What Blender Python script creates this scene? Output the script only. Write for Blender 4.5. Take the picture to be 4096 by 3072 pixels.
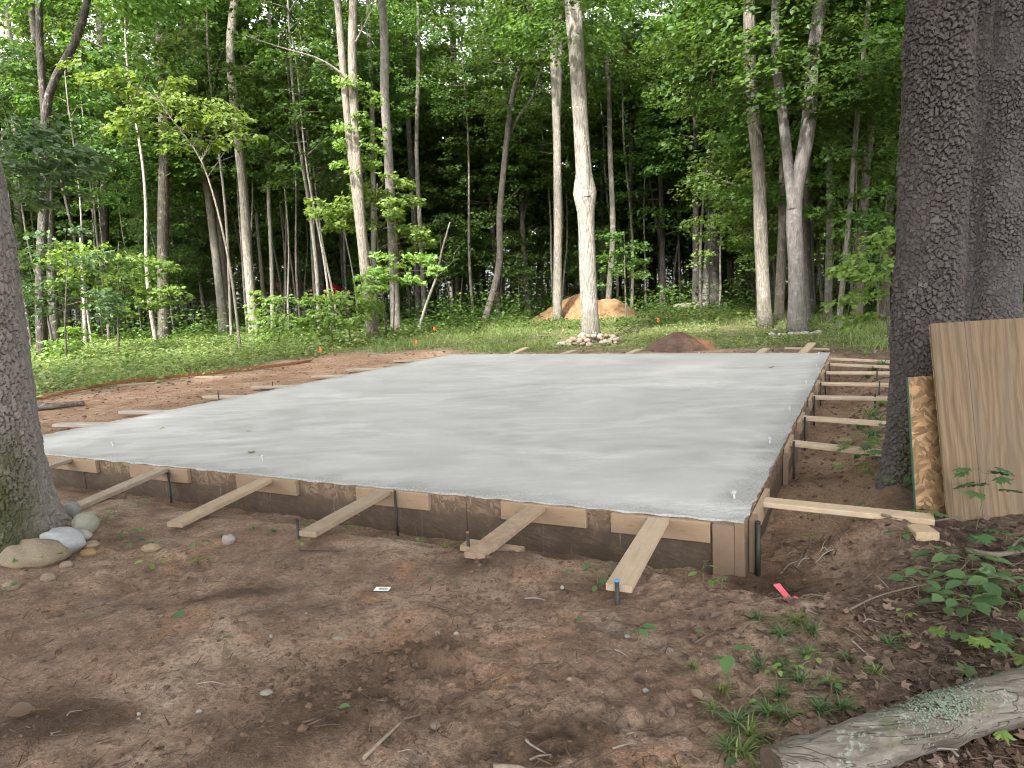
import bpy, math, random
import numpy as np
from mathutils import Matrix, Vector

for o in list(bpy.data.objects): bpy.data.objects.remove(o, do_unlink=True)
scene = bpy.context.scene
COL = scene.collection
R_ = math.radians

# ------------------------------------------------------------------ camera, sky, sun, exposure
H = 1.6                                   # eye height above the slab top (slab top is z = 0)
CR = np.array([[0.99873507, -0.05028182, 0.0], [-0.00663007, -0.1316913, 0.9912686], [-0.04984279, -0.99001472, -0.13185809]])
FOC = 2843.0
cam_d = bpy.data.cameras.new('camera'); cam = bpy.data.objects.new('camera', cam_d); COL.objects.link(cam)
m = Matrix.Identity(4)
for i in range(3):
    m[i][0] = CR[i, 0]; m[i][1] = -CR[i, 1]; m[i][2] = -CR[i, 2]
m[2][3] = H
cam.matrix_world = m
cam_d.sensor_width = 36.0; cam_d.lens = FOC / 4096 * 36.0; cam_d.clip_end = 600; cam_d.clip_start = 0.05
scene.camera = cam
SUN_EL, SUN_AZ = 47.0, (-0.50, -0.866)     # the sun stands behind the camera on the left
world = bpy.data.worlds.new('World'); scene.world = world; world.use_nodes = True
wn = world.node_tree.nodes; wl = world.node_tree.links
bgn = wn['Background']; sky = wn.new('ShaderNodeTexSky'); sky.sky_type = 'NISHITA'; sky.sun_disc = False
sky.sun_elevation = R_(SUN_EL); sky.sun_rotation = math.atan2(SUN_AZ[0], SUN_AZ[1])
sky.air_density = 1.0; sky.dust_density = 3.0; sky.ozone_density = 1.0
bgn.inputs['Strength'].default_value = 0.15
hz = wn.new('ShaderNodeHueSaturation'); hz.inputs['Saturation'].default_value = 0.12   # thin white cloud over the whole sky
wl.new(sky.outputs[0], hz.inputs['Color']); wl.new(hz.outputs[0], bgn.inputs[0])
sd = bpy.data.lights.new('sun', 'SUN'); sd.energy = 2.2; sd.angle = R_(4); sd.color = (1.0, 0.965, 0.90)
so = bpy.data.objects.new('sun', sd); COL.objects.link(so)
sv = Vector((SUN_AZ[0] * math.cos(R_(SUN_EL)), SUN_AZ[1] * math.cos(R_(SUN_EL)), math.sin(R_(SUN_EL))))
so.rotation_euler = sv.to_track_quat('Z', 'Y').to_euler(); so.location = (-20, -25, 40)
vs = scene.view_settings
vs.view_transform = 'Standard'; vs.look = 'None'; vs.gamma = 1.0; vs.use_curve_mapping = False
vs.exposure = 2.66
scene.render.engine = 'CYCLES'
scene.cycles.use_denoising = True
scene.cycles.filter_width = 1.05
scene.cycles.max_bounces = 8; scene.cycles.diffuse_bounces = 5; scene.cycles.transmission_bounces = 4
scene.cycles.glossy_bounces = 2; scene.cycles.transparent_max_bounces = 4
scene.cycles.caustics_reflective = False; scene.cycles.caustics_refractive = False

rng = np.random.default_rng(7); rnd = random.Random(5)

# ------------------------------------------------------------------ pixel rays, slab frame, noise
def ray(u, v):                            # photo pixel in a 2212-wide view
    s = 4096 / 2212
    return CR @ np.array([u * s - 2048, v * s - 1536, FOC])
def G(u, v, z=-0.1):
    r = ray(u, v); t = (z - H) / r[2]; return np.array([r[0] * t, r[1] * t, z])
def atY(u, v, Y):
    r = ray(u, v); t = Y / r[1]; return np.array([r[0] * t, Y, H + r[2] * t])
A = np.array([0.45313, 0.89144]); B = np.array([0.89144, -0.45313]); NW = np.array([1.47242, 4.5115])
SW, SL = 9.0, 11.07                       # slab width (leftwards, b) and depth (a)
def S(a, b, z=0.0):
    p = NW + A * a - B * b; return (float(p[0]), float(p[1]), z)
def ab(x, y):
    dx = x - NW[0]; dy = y - NW[1]
    return dx * A[0] + dy * A[1], -(dx * B[0] + dy * B[1])
SLAB_ROT = math.atan2(-B[1], -B[0])       # local x runs leftwards along the front

def sst(e0, e1, x):
    t = np.clip((x - e0) / (e1 - e0), 0, 1); return t * t * (3 - 2 * t)
def hsh(ix, iy, s):
    n = (ix.astype(np.int64) * 374761393 + iy.astype(np.int64) * 668265263 + s * 974711) & 0x7fffffff
    n = ((n ^ (n >> 13)) * 1274126177) & 0x7fffffff
    return ((n ^ (n >> 16)) & 0xffff) / 65535.0
def vnoise(x, y, s=0):
    x = np.asarray(x, float); y = np.asarray(y, float)
    ix = np.floor(x); iy = np.floor(y); fx = x - ix; fy = y - iy
    fx = fx * fx * (3 - 2 * fx); fy = fy * fy * (3 - 2 * fy)
    a = hsh(ix, iy, s); b = hsh(ix + 1, iy, s); c = hsh(ix, iy + 1, s); d = hsh(ix + 1, iy + 1, s)
    return (a + (b - a) * fx) * (1 - fy) + (c + (d - c) * fx) * fy - 0.5
def fbm(x, y, s=0, o=3):
    r = 0; k = 1.0
    for i in range(o):
        r = r + vnoise(x * 2 ** i, y * 2 ** i, s + i) * k; k *= 0.5
    return r

# ------------------------------------------------------------------ terrain height
RUT = G(790, 1500)
def ground(x, y, fine=True):
    x = np.asarray(x, float); y = np.asarray(y, float)
    a, b = ab(x, y)
    z = -0.11 + 0.05 * fbm(x * 0.35, y * 0.35, 3) + 0.10 * sst(30, 70, y) * fbm(x * .08, y * .08, 9)
    dF = -a; dR = -b; dL = b - SW; dB = a - SL
    dep = 0.385 - 0.007 * np.clip(b, 0, 9)
    nb = 0.12 * vnoise(b * 1.7, a * 1.7, 21)
    wF = (1 - sst(0.12, 0.88, dF + nb)) * sst(-0.9, -0.2, b) * (1 - sst(SW, SW + .6, b)) * (a < 0.5)
    wR = (1 - sst(0.38, 0.98, dR + nb)) * sst(-0.75, -0.1, a) * (1 - sst(SL, SL + .6, a)) * (b < 0.5)
    wL = (1 - sst(0.0, 0.35, dL + nb)) * sst(-0.3, 0.3, a) * (1 - sst(SL, SL + .3, a)) * (b > SW - .5)
    z = z * (1 - wF) + (-dep) * wF
    z = z * (1 - wR) + (-0.36 + 0.08 * vnoise(x * 3, y * 3, 5)) * wR
    z = z * (1 - wL) + (-0.17) * wL
    ins = (a > -0.02) & (b > -0.02) & (a < SL + .02) & (b < SW + .02)
    z = np.where(ins, np.minimum(z, -0.3), z)
    near = 1 - .55 * sst(6.5, 9.5, np.hypot(x, y)) - .45 * sst(14, 18, np.hypot(x, y))
    # the ridge of scuffed earth, the scraped hollow beside it
    for (u, v, amp, rx, ry, rot) in ((905, 1440, .085, .30, .16, .7), (845, 1410, -.085, .20, .17, .6), (770, 1500, .085, .34, .13, .75),
                                     (640, 1600, .07, .42, .15, .6), (990, 1560, .030, .35, .25, .2), (1085, 1225, .075, .30, .17, .1), (1330, 1200, .05, .5, .15, 0),
                                     (560, 1230, .035, .6, .3, .3), (380, 1400, .035, .8, .3, .3), (1500, 1500, -.03, .5, .3, .2), (300, 1330, .03, .5, .2, .2)):
        c = G(u, v); dx = x - c[0]; dy = y - c[1]; cc = math.cos(rot); ss = math.sin(rot)
        p = (dx * cc + dy * ss) / rx; q = (-dx * ss + dy * cc) / ry
        z = z + amp * np.exp(-(p * p + q * q))
    # raised soil bank and roots beside the near corner, soil round the near trunks
    c = np.array(S(0.42, -0.62)); z = z + 0.17 * np.exp(-(((x - c[0]) / .36) ** 2 + ((y - c[1]) / .22) ** 2))
    for cx, cy, am, rr in ((3.3, 5.9, .10, .7), (-3.75, 5.05, .10, .75)):
        z = z + am * np.exp(-((x - cx) ** 2 + (y - cy) ** 2) / rr ** 2)
    if fine:
        rough = 0.35 + 1.0 * sst(0.0, 0.25, vnoise(x * 0.9, y * 0.9, 40)) + 2.6 * np.exp(-((x - RUT[0] - .05) ** 2 / .12 + (y - RUT[1] - .05) ** 2 / .09))
        z = z + near * (0.030 * fbm(x * 3, y * 3, 11, 3) + rough * (0.026 * fbm(x * 9, y * 9, 14, 2) + 0.017 * fbm(x * 24, y * 24, 17, 2) - .018 * np.abs(fbm(x * 13 + y * 3, y * 15, 19, 2))))
        z = z + near * 0.014 * fbm((x * .55 + y * .83) * 3, (x * .83 - y * .55) * 14, 31, 2)
        z = z + (1 - near) * 0.03 * fbm(x * 2, y * 2, 13, 2)
    return z
def gz(x, y): return float(ground(np.array([x]), np.array([y]))[0])

# ------------------------------------------------------------------ materials
MATS = {}
class NT:
    def __init__(s, name):
        s.m = bpy.data.materials.new(name); s.m.use_nodes = True; s.t = s.m.node_tree; s.n = s.t.nodes; s.l = s.t.links
        s.b = s.n['Principled BSDF']; s.out = s.n['Material Output']; MATS[name] = s.m
    def add(s, typ, ins=None, **kw):
        n = s.n.new(typ)
        for k, v in kw.items(): setattr(n, k, v)
        if ins:
            for k, v in ins.items(): s.put(n, k, v)
        return n
    def put(s, n, k, v):
        if isinstance(v, bpy.types.NodeSocket): s.l.new(v, n.inputs[k])
        else:
            if isinstance(v, tuple) and len(v) == 3 and n.inputs[k].type == 'RGBA': v = v + (1,)
            n.inputs[k].default_value = v
    def coord(s, scale=(1, 1, 1), rot=(0, 0, 0), kind='Object'):
        tc = s.add('ShaderNodeTexCoord')
        mp = s.add('ShaderNodeMapping', {'Vector': tc.outputs[kind], 'Scale': scale, 'Rotation': rot}); return mp.outputs[0]
    def noise(s, vec, scale, detail=4, rough=0.55, dist=0.0):
        n = s.add('ShaderNodeTexNoise', {'Vector': vec, 'Scale': scale, 'Detail': detail, 'Roughness': rough, 'Distortion': dist}); return n.outputs[0]
    def vor(s, vec, scale, feature='F1', out=0, rnd=1.0):
        n = s.add('ShaderNodeTexVoronoi', feature=feature); s.put(n, 'Vector', vec); s.put(n, 'Scale', scale); s.put(n, 'Randomness', rnd); return n.outputs[out]
    def ramp(s, fac, stops):
        n = s.add('ShaderNodeValToRGB', {'Fac': fac}); e = n.color_ramp.elements
        while len(e) > 1: e.remove(e[0])
        e[0].position = stops[0][0]; c = stops[0][1]; e[0].color = tuple(c) + (1,) if isinstance(c, tuple) else (c, c, c, 1)
        for p, c in stops[1:]:
            k = e.new(p); k.color = tuple(c) + (1,) if isinstance(c, tuple) else (c, c, c, 1)
        return n.outputs[0]
    def mix(s, fac, a, b, mode='MIX'):
        n = s.add('ShaderNodeMix', data_type='RGBA', blend_type=mode)
        for k, v in (('Factor', fac), ('A', a), ('B', b)):
            so_ = [i for i in n.inputs if i.name == k and (i.type == 'RGBA' or (k == 'Factor' and i.type == 'VALUE'))][0]
            if isinstance(v, bpy.types.NodeSocket): s.l.new(v, so_)
            else: so_.default_value = (tuple(v) + (1,)) if isinstance(v, tuple) else v
        return n.outputs[2]
    def math(s, op, a, b=0.0):
        n = s.add('ShaderNodeMath', operation=op); s.put(n, 0, a); s.put(n, 1, b); return n.outputs[0]
    def attr(s, name, out='Fac'): return s.add('ShaderNodeAttribute', attribute_name=name).outputs[out]
    def objcol(s): return s.add('ShaderNodeObjectInfo').outputs['Color']
    def objrnd(s): return s.add('ShaderNodeObjectInfo').outputs['Random']
    def bump(s, h, strength=0.5, dist=0.01, prev=None):
        n = s.add('ShaderNodeBump', {'Height': h, 'Strength': strength, 'Distance': dist})
        if prev is not None: s.put(n, 'Normal', prev)
        return n.outputs[0]
    def fin(s, col=None, rough=0.9, nrm=None, spec=0.3, metal=0.0):
        if col is not None: s.put(s.b, 'Base Color', col)
        s.put(s.b, 'Roughness', rough); s.put(s.b, 'Specular IOR Level', spec); s.put(s.b, 'Metallic', metal)
        if nrm is not None: s.put(s.b, 'Normal', nrm)
        return s.m

def m_ground():
    t = NT('ground'); v = t.coord()
    n1 = t.noise(v, 1.1, 6, .62, .4); n2 = t.noise(v, 7.0, 5, .65); n3 = t.noise(v, 45.0, 4, .7)
    dirt = t.ramp(n1, [(.32, (.15, .096, .068)), (.45, (.29, .192, .136)), (.55, (.40, .275, .198)), (.68, (.54, .405, .305))])
    dirt = t.mix(t.ramp(n2, [(.42, 0.0), (.68, .75)]), dirt, (.165, .104, .072))
    dirt = t.mix(t.ramp(t.noise(v, 2.3, 4, .6), [(.56, 0.0), (.70, .8)]), dirt, (.38, .22, .13))
    dirt = t.mix(t.ramp(t.noise(v, 1.7, 5, .6, .5), [(.56, 0.0), (.68, .55)]), dirt, (.40, .32, .25))
    dirt = t.mix(t.ramp(n3, [(.35, .6), (.6, 0.0)]), dirt, (.095, .062, .045))
    # grit: small pale stones lying in the dirt
    g = t.vor(v, 60.0); gc = t.vor(v, 60.0, out=1)
    sep = t.add('ShaderNodeSeparateColor', {'Color': gc}).outputs[0]
    grit = t.math('MULTIPLY', t.ramp(g, [(.16, 1.0), (.24, 0.0)]), t.ramp(sep, [(.82, 0.0), (.86, 1.0)]))
    dirt = t.mix(t.math('MULTIPLY', grit, .8), dirt, (.48, .41, .34))
    n1b = t.noise(v, .8, 6, .7, .6)
    red = t.ramp(t.math('ADD', t.math('MULTIPLY', n2, .5), t.math('MULTIPLY', n1b, .5)), [(.36, (.18, .112, .075)), (.48, (.33, .20, .125)), (.56, (.41, .27, .185)), (.66, (.50, .375, .285))])
    red = t.mix(t.ramp(n3, [(.35, .6), (.55, 0.0)]), red, (.08, .046, .032))
    dirt = t.mix(t.math('MULTIPLY', t.attr('damp'), t.ramp(n2, [(.3, 1.0), (.66, .55)])), dirt, (.052, .032, .021))
    col = t.mix(t.attr('red'), dirt, red)
    lit = t.vor(v, 13.0, out=1); lsep = t.add('ShaderNodeSeparateColor', {'Color': lit}).outputs[0]
    litter = t.ramp(lsep, [(.0, (.05, .034, .026)), (.45, (.105, .073, .054)), (.8, (.165, .118, .088)), (1.0, (.25, .187, .145))])
    litter = t.mix(t.ramp(n3, [(.35, .7), (.6, 0.0)]), litter, (.04, .027, .02))
    col = t.mix(t.attr('litter'), col, litter)
    green = t.ramp(n2, [(.3, (.035, .05, .014)), (.5, (.075, .105, .03)), (.7, (.15, .16, .06))])
    gm = t.math('MULTIPLY', t.attr('green'), t.ramp(t.noise(v, 2.6, 5, .65), [(.36, .15), (.56, 1.0)]))
    col = t.mix(gm, col, green)
    h = t.math('ADD', t.math('MULTIPLY', n2, .6), t.math('MULTIPLY', n3, .45)); h = t.math('ADD', h, t.math('MULTIPLY', grit, .15))
    h = t.math('ADD', h, t.math('MULTIPLY', t.noise(v, 160.0, 3, .7), .22))
    return t.fin(col, .95, t.bump(h, 1.0, .055), .15)
def m_concrete():
    t = NT('concrete'); vo = t.coord(); 
    st = t.coord((.75, 1.25, 1.0), (0, 0, .25)); st2 = t.coord((.6, 1.5, 1.0), (0, 0, -.3))
    n1 = t.noise(st, .9, 8, .66, 2.4); n2 = t.noise(st2, 1.5, 8, .7, 3.0); n3 = t.noise(vo, .35, 3, .5)
    col = t.ramp(n1, [(.28, (.365, .35, .337)), (.46, (.415, .40, .386)), (.58, (.445, .43, .415)), (.74, (.51, .495, .48))])
    col = t.mix(t.ramp(n2, [(.54, 0.0), (.70, .4)]), col, (.55, .535, .52))
    col = t.mix(t.ramp(t.noise(vo, .55, 5, .6, 1.0), [(.38, .45), (.56, 0.0)]), col, (.33, .317, .303))
    # arcs left by the trowel
    wv = t.add('ShaderNodeTexWave', {'Vector': t.coord((1, 1, 1)), 'Scale': .9, 'Distortion': 9.0, 'Detail': 4.0, 'Detail Scale': .7}, wave_type='RINGS')
    arc = t.math('MULTIPLY', t.ramp(wv.outputs[1], [(.86, 0.0), (.97, 1.0)]), t.ramp(n3, [(.45, 0.0), (.6, 1.0)]))
    col = t.mix(t.math('MULTIPLY', arc, .28), col, (.60, .585, .57))
    edge = t.attr('rim'); fine = t.noise(vo, 60.0, 4, .7)
    col = t.mix(t.math('MULTIPLY', edge, t.ramp(fine, [(.4, .75), (.62, .1)])), col, (.15, .15, .145))
    fl = t.ramp(t.noise(vo, 7.0, 5, .7), [(.64, 0.0), (.72, .35)])
    col = t.mix(fl, col, (.62, .605, .59))
    col = t.mix(t.math('MULTIPLY', t.attr('bloom'), t.ramp(t.noise(t.coord((1.2, 3.0, 1)), 3.0, 7, .75, 1.5), [(.40, .05), (.62, .6)])), col, (.64, .625, .61))
    rough = t.ramp(n1, [(.3, .38), (.7, .66)])
    h = t.math('ADD', t.math('MULTIPLY', n1, .5), t.math('MULTIPLY', t.math('MULTIPLY', fine, edge), .5))
    h = t.math('ADD', h, t.math('MULTIPLY', n2, .35))
    return t.fin(col, rough, t.bump(h, .12, .02), .4)
def m_osb(name, base, dark):
    t = NT(name); vo = t.coord(); n = t.noise(vo, 6.0, 3, .5)
    cols = []
    hs = []
    for k, (rot, sc) in enumerate(((0.25, (14, 14, 44)), (1.1, (14, 14, 46)), (-.7, (18, 18, 60)))):
        mp0 = t.coord((1, 1, 1), (rot, rot, 0)); mp = t.add('ShaderNodeMapping', {'Vector': mp0, 'Scale': sc}).outputs[0]; c = t.vor(mp, 1.0, out=1); sp = t.add('ShaderNodeSeparateColor', {'Color': c}).outputs[0]
        cols.append(sp); hs.append(t.vor(mp, 1.0))
    sel = t.add('ShaderNodeSeparateColor', {'Color': t.vor(t.add('ShaderNodeMapping', {'Vector': vo, 'Scale': (16, 16, 9)}).outputs[0], 1.0, out=1)}).outputs[1]
    fa = t.mix(t.ramp(sel, [(.45, 0.0), (.47, 1.0)]), cols[0], cols[1]); f = t.math('ADD', t.math('MULTIPLY', t.mix(t.ramp(sel, [(.75, 0.0), (.77, 1.0)]), fa, cols[2]), .8), t.math('MULTIPLY', n, .2))
    b = base; d = dark
    col = t.ramp(f, [(.15, d), (.45, tuple((x + y) / 2 for x, y in zip(b, d))), (.62, b), (.9, tuple(min(1, x * 1.45) for x in b))])
    if name == 'form_osb':   # splashed mud darkens the foot of the boards
        col = t.mix(t.math('MULTIPLY', t.attr('mud'), t.ramp(t.noise(vo, 9.0, 5, .7), [(.25, .55), (.6, 1.0)])), col, (.085, .063, .046))
        col = t.mix(t.ramp(t.noise(t.coord((22, 22, 1.2)), 1.0, 3, .6), [(.66, 0.0), (.74, .5)]), col, (.33, .31, .28))
    h = t.math('ADD', hs[0], t.math('MULTIPLY', t.noise(vo, 70.0, 3, .7), .5))
    return t.fin(col, .85, t.bump(h, .5, .006), .2)
def m_lumber():
    t = NT('lumber'); v = t.coord((1.5, 28, 28)); v2 = t.coord(); r = t.objrnd(); base = t.objcol()
    base = t.mix(1.0, base, (.74, .745, .765), 'MULTIPLY')
    w = t.add('ShaderNodeTexWave', {'Vector': t.coord((.6, 9, 9), (0, 0, 0)), 'Scale': 3.0, 'Distortion': 3.5, 'Detail': 3.0}, bands_direction='Y')
    g = t.noise(v, 1.5, 5, .6, .6)
    col = t.mix(t.ramp(w.outputs[1], [(.3, 0.0), (.9, .35)]), base, t.mix(.5, base, (.22, .13, .07)))
    col = t.mix(t.ramp(g, [(.50, 0.0), (.75, .4)]), col, (.17, .115, .075))
    k = t.vor(t.coord((2.6, 7.5, 7.5)), 1.0); kn = t.ramp(k, [(.07, 1.0), (.13, 0.0)])
    col = t.mix(t.math('MULTIPLY', kn, .7), col, (.14, .075, .04))
    di = t.noise(v2, 7.0, 6, .72); amt = t.attr('soil')
    col = t.mix(t.math('MULTIPLY', amt, t.ramp(di, [(.36, 0.0), (.56, .9)])), col, (.20, .143, .105))
    sp = t.ramp(t.noise(v2, 3.0, 6, .75), [(.55, 0.0), (.66, .6)])
    col = t.mix(t.math('MULTIPLY', sp, t.attr('cement')), col, (.40, .40, .39))
    pk = t.ramp(t.noise(v2, 60.0, 3, .8), [(.64, 0.0), (.70, .6)]); col = t.mix(pk, col, (.14, .09, .06))
    return t.fin(col, .82, t.bump(t.math('ADD', g, t.math('MULTIPLY', di, .6)), .4, .004), .2)
def m_ply():
    t = NT('plywood'); v = t.coord((1, 1, 1))
    w = t.add('ShaderNodeTexWave', {'Vector': t.coord((1, 1, .22)), 'Scale': 4.5, 'Distortion': 16.0, 'Detail': 3.0, 'Detail Scale': .8, 'Detail Roughness': .5}, bands_direction='X')
    g = t.noise(t.coord((70, 70, 2.2)), 1.0, 6, .62, .5)
    col = t.ramp(w.outputs[1], [(.0, (.125, .085, .05)), (.3, (.148, .103, .062)), (.7, (.158, .112, .068)), (.95, (.168, .12, .074))])
    col = t.mix(t.ramp(g, [(.46, 0.0), (.66, .55)]), col, (.065, .045, .029))
    st = t.noise(t.coord((6, 6, .55)), 1.0, 5, .6, .8)
    col = t.mix(t.ramp(st, [(.52, 0.0), (.68, .45)]), col, (.13, .10, .072))
    k = t.vor(t.coord((2.1, 2.1, 1.5)), 1.0, rnd=.9); col = t.mix(t.ramp(k, [(.045, .9), (.075, 0.0)]), col, (.11, .06, .032))
    return t.fin(col, .8, t.bump(g, .25, .003), .25)
def m_bark(name, cell=(1.0, 1.0, .22), scale=16.0, moss=False):
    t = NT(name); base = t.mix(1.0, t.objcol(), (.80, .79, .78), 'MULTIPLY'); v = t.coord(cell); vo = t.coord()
    f = t.vor(v, scale, 'DISTANCE_TO_EDGE'); n = t.noise(t.coord((1, 1, .25)), 14.0, 5, .65); big = t.noise(vo, 1.6, 4, .6)
    col = t.mix(t.ramp(n, [(.30, 1.0), (.58, 0.0)]), base, t.mix(.55, base, (.03, .024, .02)))
    col = t.mix(t.ramp(t.noise(vo, 4.5, 6, .7), [(.54, 0.0), (.66, .55)]), col, t.mix(.5, base, (.62, .61, .56)))
    col = t.mix(t.ramp(big, [(.36, .35), (.55, 0.0)]), col, t.mix(.6, base, (.05, .042, .034)))
    if moss:
        mk = t.math('MULTIPLY', t.attr('moss'), t.ramp(t.noise(vo, 13.0, 6, .7), [(.38, 0.0), (.54, 1.0)]))
        col = t.mix(mk, col, (.052, .058, .016))
    h = t.math('ADD', t.math('MULTIPLY', t.ramp(f, [(0.0, 0.0), (.16, 1.0)]), .28), t.math('ADD', t.math('MULTIPLY', n, .9), t.math('MULTIPLY', t.noise(t.coord((1, 1, .35)), 45.0, 4, .7), .5)))
    return t.fin(col, .92, t.bump(h, 1.0, .05), .12)
def m_nearbark():
    t = NT('plated_bark'); v = t.coord(); base = t.mix(1.0, t.objcol(), (.62, .61, .62), 'MULTIPLY'); pl = t.attr('plate')
    n = t.noise(v, 60.0, 4, .7); n2 = t.noise(v, 9.0, 4, .6)
    col = t.mix(pl, t.mix(.45, base, (.05, .042, .04)), t.mix(.12, base, (.26, .24, .22)))
    col = t.mix(t.ramp(n, [(.35, .55), (.6, 0.0)]), col, t.mix(.6, base, (.03, .026, .025)))
    col = t.mix(t.ramp(n2, [(.58, 0.0), (.7, .35)]), col, (.16, .16, .147))
    mk = t.math('MULTIPLY', t.attr('moss'), t.ramp(t.noise(v, 11.0, 6, .7), [(.30, 0.0), (.46, 1.0)]))
    col = t.mix(mk, col, t.ramp(n, [(.3, (.028, .032, .009)), (.7, (.055, .06, .018))]))
    return t.fin(col, .93, t.bump(t.math('ADD', n, t.noise(v, 25.0, 3, .6)), .55, .006), .12)
def m_leaf(name, c0, c1, c2, trans=.42):
    t = NT(name); r = t.attr('tone'); o = t.objrnd()
    col = t.ramp(r, [(0.0, c0), (.55, c1), (1.0, c2)])
    hs = t.add('ShaderNodeHueSaturation', {'Color': col, 'Hue': t.add('ShaderNodeMapRange', {'Value': o, 'To Min': .485, 'To Max': .512}).outputs[0],
                                          'Value': t.add('ShaderNodeMapRange', {'Value': o, 'To Min': .8, 'To Max': 1.18}).outputs[0]}).outputs[0]
    t.fin(hs, .45, None, .3)
    tr = t.add('ShaderNodeBsdfTranslucent', {'Color': t.mix(1.0, hs, (1.45, 1.45, .75), 'MULTIPLY')})
    mx = t.add('ShaderNodeMixShader', {0: trans, 1: t.b.outputs[0], 2: tr.outputs[0]}); t.l.new(mx.outputs[0], t.out.inputs[0])
    return t.m
def m_simple(name, col, rough=.7, spec=.3, metal=0.0, nz=0.0, sc=30.0, objc=False):
    t = NT(name); c = t.objcol() if objc else col
    v = t.coord(); n = t.noise(v, sc, 5, .65)
    if nz: c = t.mix(t.ramp(n, [(.35, nz), (.65, 0.0)]), c, t.mix(.65, c, (.02, .016, .012)))
    return t.fin(c, rough, t.bump(n, .4, .01), spec, metal)
def m_stone():
    t = NT('stone'); v = t.coord(); base = t.mix(1.0, t.objcol(), (.62, .61, .60), 'MULTIPLY'); n = t.noise(v, 1.6, 6, .65); n2 = t.noise(v, 14.0, 4, .7)
    col = t.mix(t.ramp(n, [(.35, .5), (.6, 0.0)]), base, t.mix(.5, base, (.12, .09, .06)))
    col = t.mix(t.ramp(n2, [(.55, 0.0), (.7, .45)]), col, t.mix(.5, base, (.8, .78, .74)))
    return t.fin(col, .78, t.bump(t.math('ADD', n, t.math('MULTIPLY', n2, .5)), .5, .05), .3)
def m_pile(name, c0, c1, c2, patch=None):
    t = NT(name); v = t.coord(); n = t.noise(v, 3.0, 6, .7); n2 = t.noise(v, 28.0, 4, .75)
    col = t.ramp(n, [(.3, c0), (.5, c1), (.7, c2)])
    if patch: col = t.mix(t.math('MULTIPLY', t.attr('patch'), t.ramp(n2, [(.3, .5), (.5, 1.0)])), col, patch)
    col = t.mix(t.ramp(n2, [(.32, .6), (.55, 0.0)]), col, t.mix(.6, col, (.02, .012, .008)))
    return t.fin(col, .95, t.bump(t.math('ADD', n, n2), .9, .05), .1)
def m_log():
    t = NT('log_bark'); v = t.coord(); vs_ = t.coord((.18, 1, 1)); n = t.noise(vs_, 26.0, 5, .65, .4); f = t.noise(t.coord((1, .35, .35)), 9.0, 4, .6)
    col = t.ramp(n, [(.28, (.05, .042, .034)), (.45, (.125, .108, .09)), (.68, (.215, .193, .165))])
    cr = t.noise(t.coord((.12, 1, 1)), 13.0, 3, .5, 1.2); crk = t.ramp(cr, [(.485, 0.0), (.50, 1.0), (.515, 0.0)])
    col = t.mix(t.math('MULTIPLY', crk, .35), col, (.03, .022, .017))
    li = t.math('MULTIPLY', t.ramp(t.noise(v, 7.0, 6, .72), [(.58, 0.0), (.66, 1.0)]), t.ramp(t.noise(v, 55.0, 4, .8), [(.46, 0.0), (.56, 1.0)]))
    col = t.mix(t.math('MULTIPLY', li, .75), col, (.28, .31, .265))
    col = t.mix(t.ramp(t.noise(v, 4.0, 5, .7), [(.60, 0.0), (.70, .6)]), col, (.065, .072, .028))
    return t.fin(col, .9, t.bump(t.math('ADD', t.math('ADD', n, f), t.math('MULTIPLY', crk, -.5)), .9, .012), .15)

m_ground(); m_concrete(); m_osb('form_osb', (.175, .12, .079), (.115, .078, .051)); m_osb('osb_board', (.25, .16, .085), (.145, .088, .046)); m_lumber(); m_ply()
m_bark('bark_smooth', (1, 1, .2), 13.0, True); m_bark('bark_scaly', (1, 1, .5), 22.0, True); m_nearbark(); m_stone(); m_log()
m_leaf('leaf_canopy', (.042, .086, .020), (.078, .142, .033), (.15, .228, .062), .45)
m_leaf('leaf_bright', (.10, .165, .038), (.165, .25, .062), (.27, .37, .11), .45)
m_leaf('leaf_dark', (.05, .10, .04), (.085, .155, .065), (.14, .22, .10), .3)
m_leaf('leaf_ground', (.085, .13, .036), (.15, .21, .066), (.28, .32, .13), .4)
m_leaf('leaf_near', (.04, .09, .034), (.07, .14, .05), (.13, .21, .075), .3)
m_leaf('leaf_dead', (.07, .044, .03), (.14, .094, .066), (.27, .195, .14), .12)
m_simple('steel_black', (.018, .018, .018), .5, .4, .0, .3); m_simple('galvanised', (.46, .47, .48), .4, .5, .25, .15, 60)
m_simple('pink_tape', (.66, .09, .12), .5, .4); m_simple('orange_tape', (.85, .12, .04), .5, .4); m_simple('rusty_steel', (.27, .105, .045), .85, .2, .1, .5, 25)
m_simple('blue_paint', (.05, .27, .62), .5, .4); m_simple('paper', (.72, .73, .75), .6, .3); m_simple('ink', (.03, .03, .03), .7, .2); m_simple('green_paint', (.035, .085, .05), .7, .3, 0, .2)
m_simple('twig', (.14, .10, .072), .9, .15, 0, .5, 40, True); m_simple('red_canvas', (.5, .02, .04), .8, .2); m_simple('siding', (.74, .75, .78), .6, .3); m_simple('roof_tile', (.26, .12, .09), .85, .2, 0, .4, 6)
m_simple('window_dark', (.03, .035, .04), .2, .5); m_simple('lichen', (.19, .235, .175), .95, .1, 0, .5, 35); m_simple('cut_wood', (.10, .078, .06), .9, .1, 0, .6, 30); m_simple('clod', (.13, .08, .055), .98, .1, 0, .6, 40, True)
m_simple('cement_spill', (.33, .33, .325), .8, .25, 0, .3, 30)
m_pile('sand_pile', (.18, .10, .05), (.26, .155, .082), (.32, .20, .115)); m_pile('soil_pile', (.075, .046, .036), (.13, .082, .062), (.20, .13, .098), (.34, .17, .085))

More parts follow.
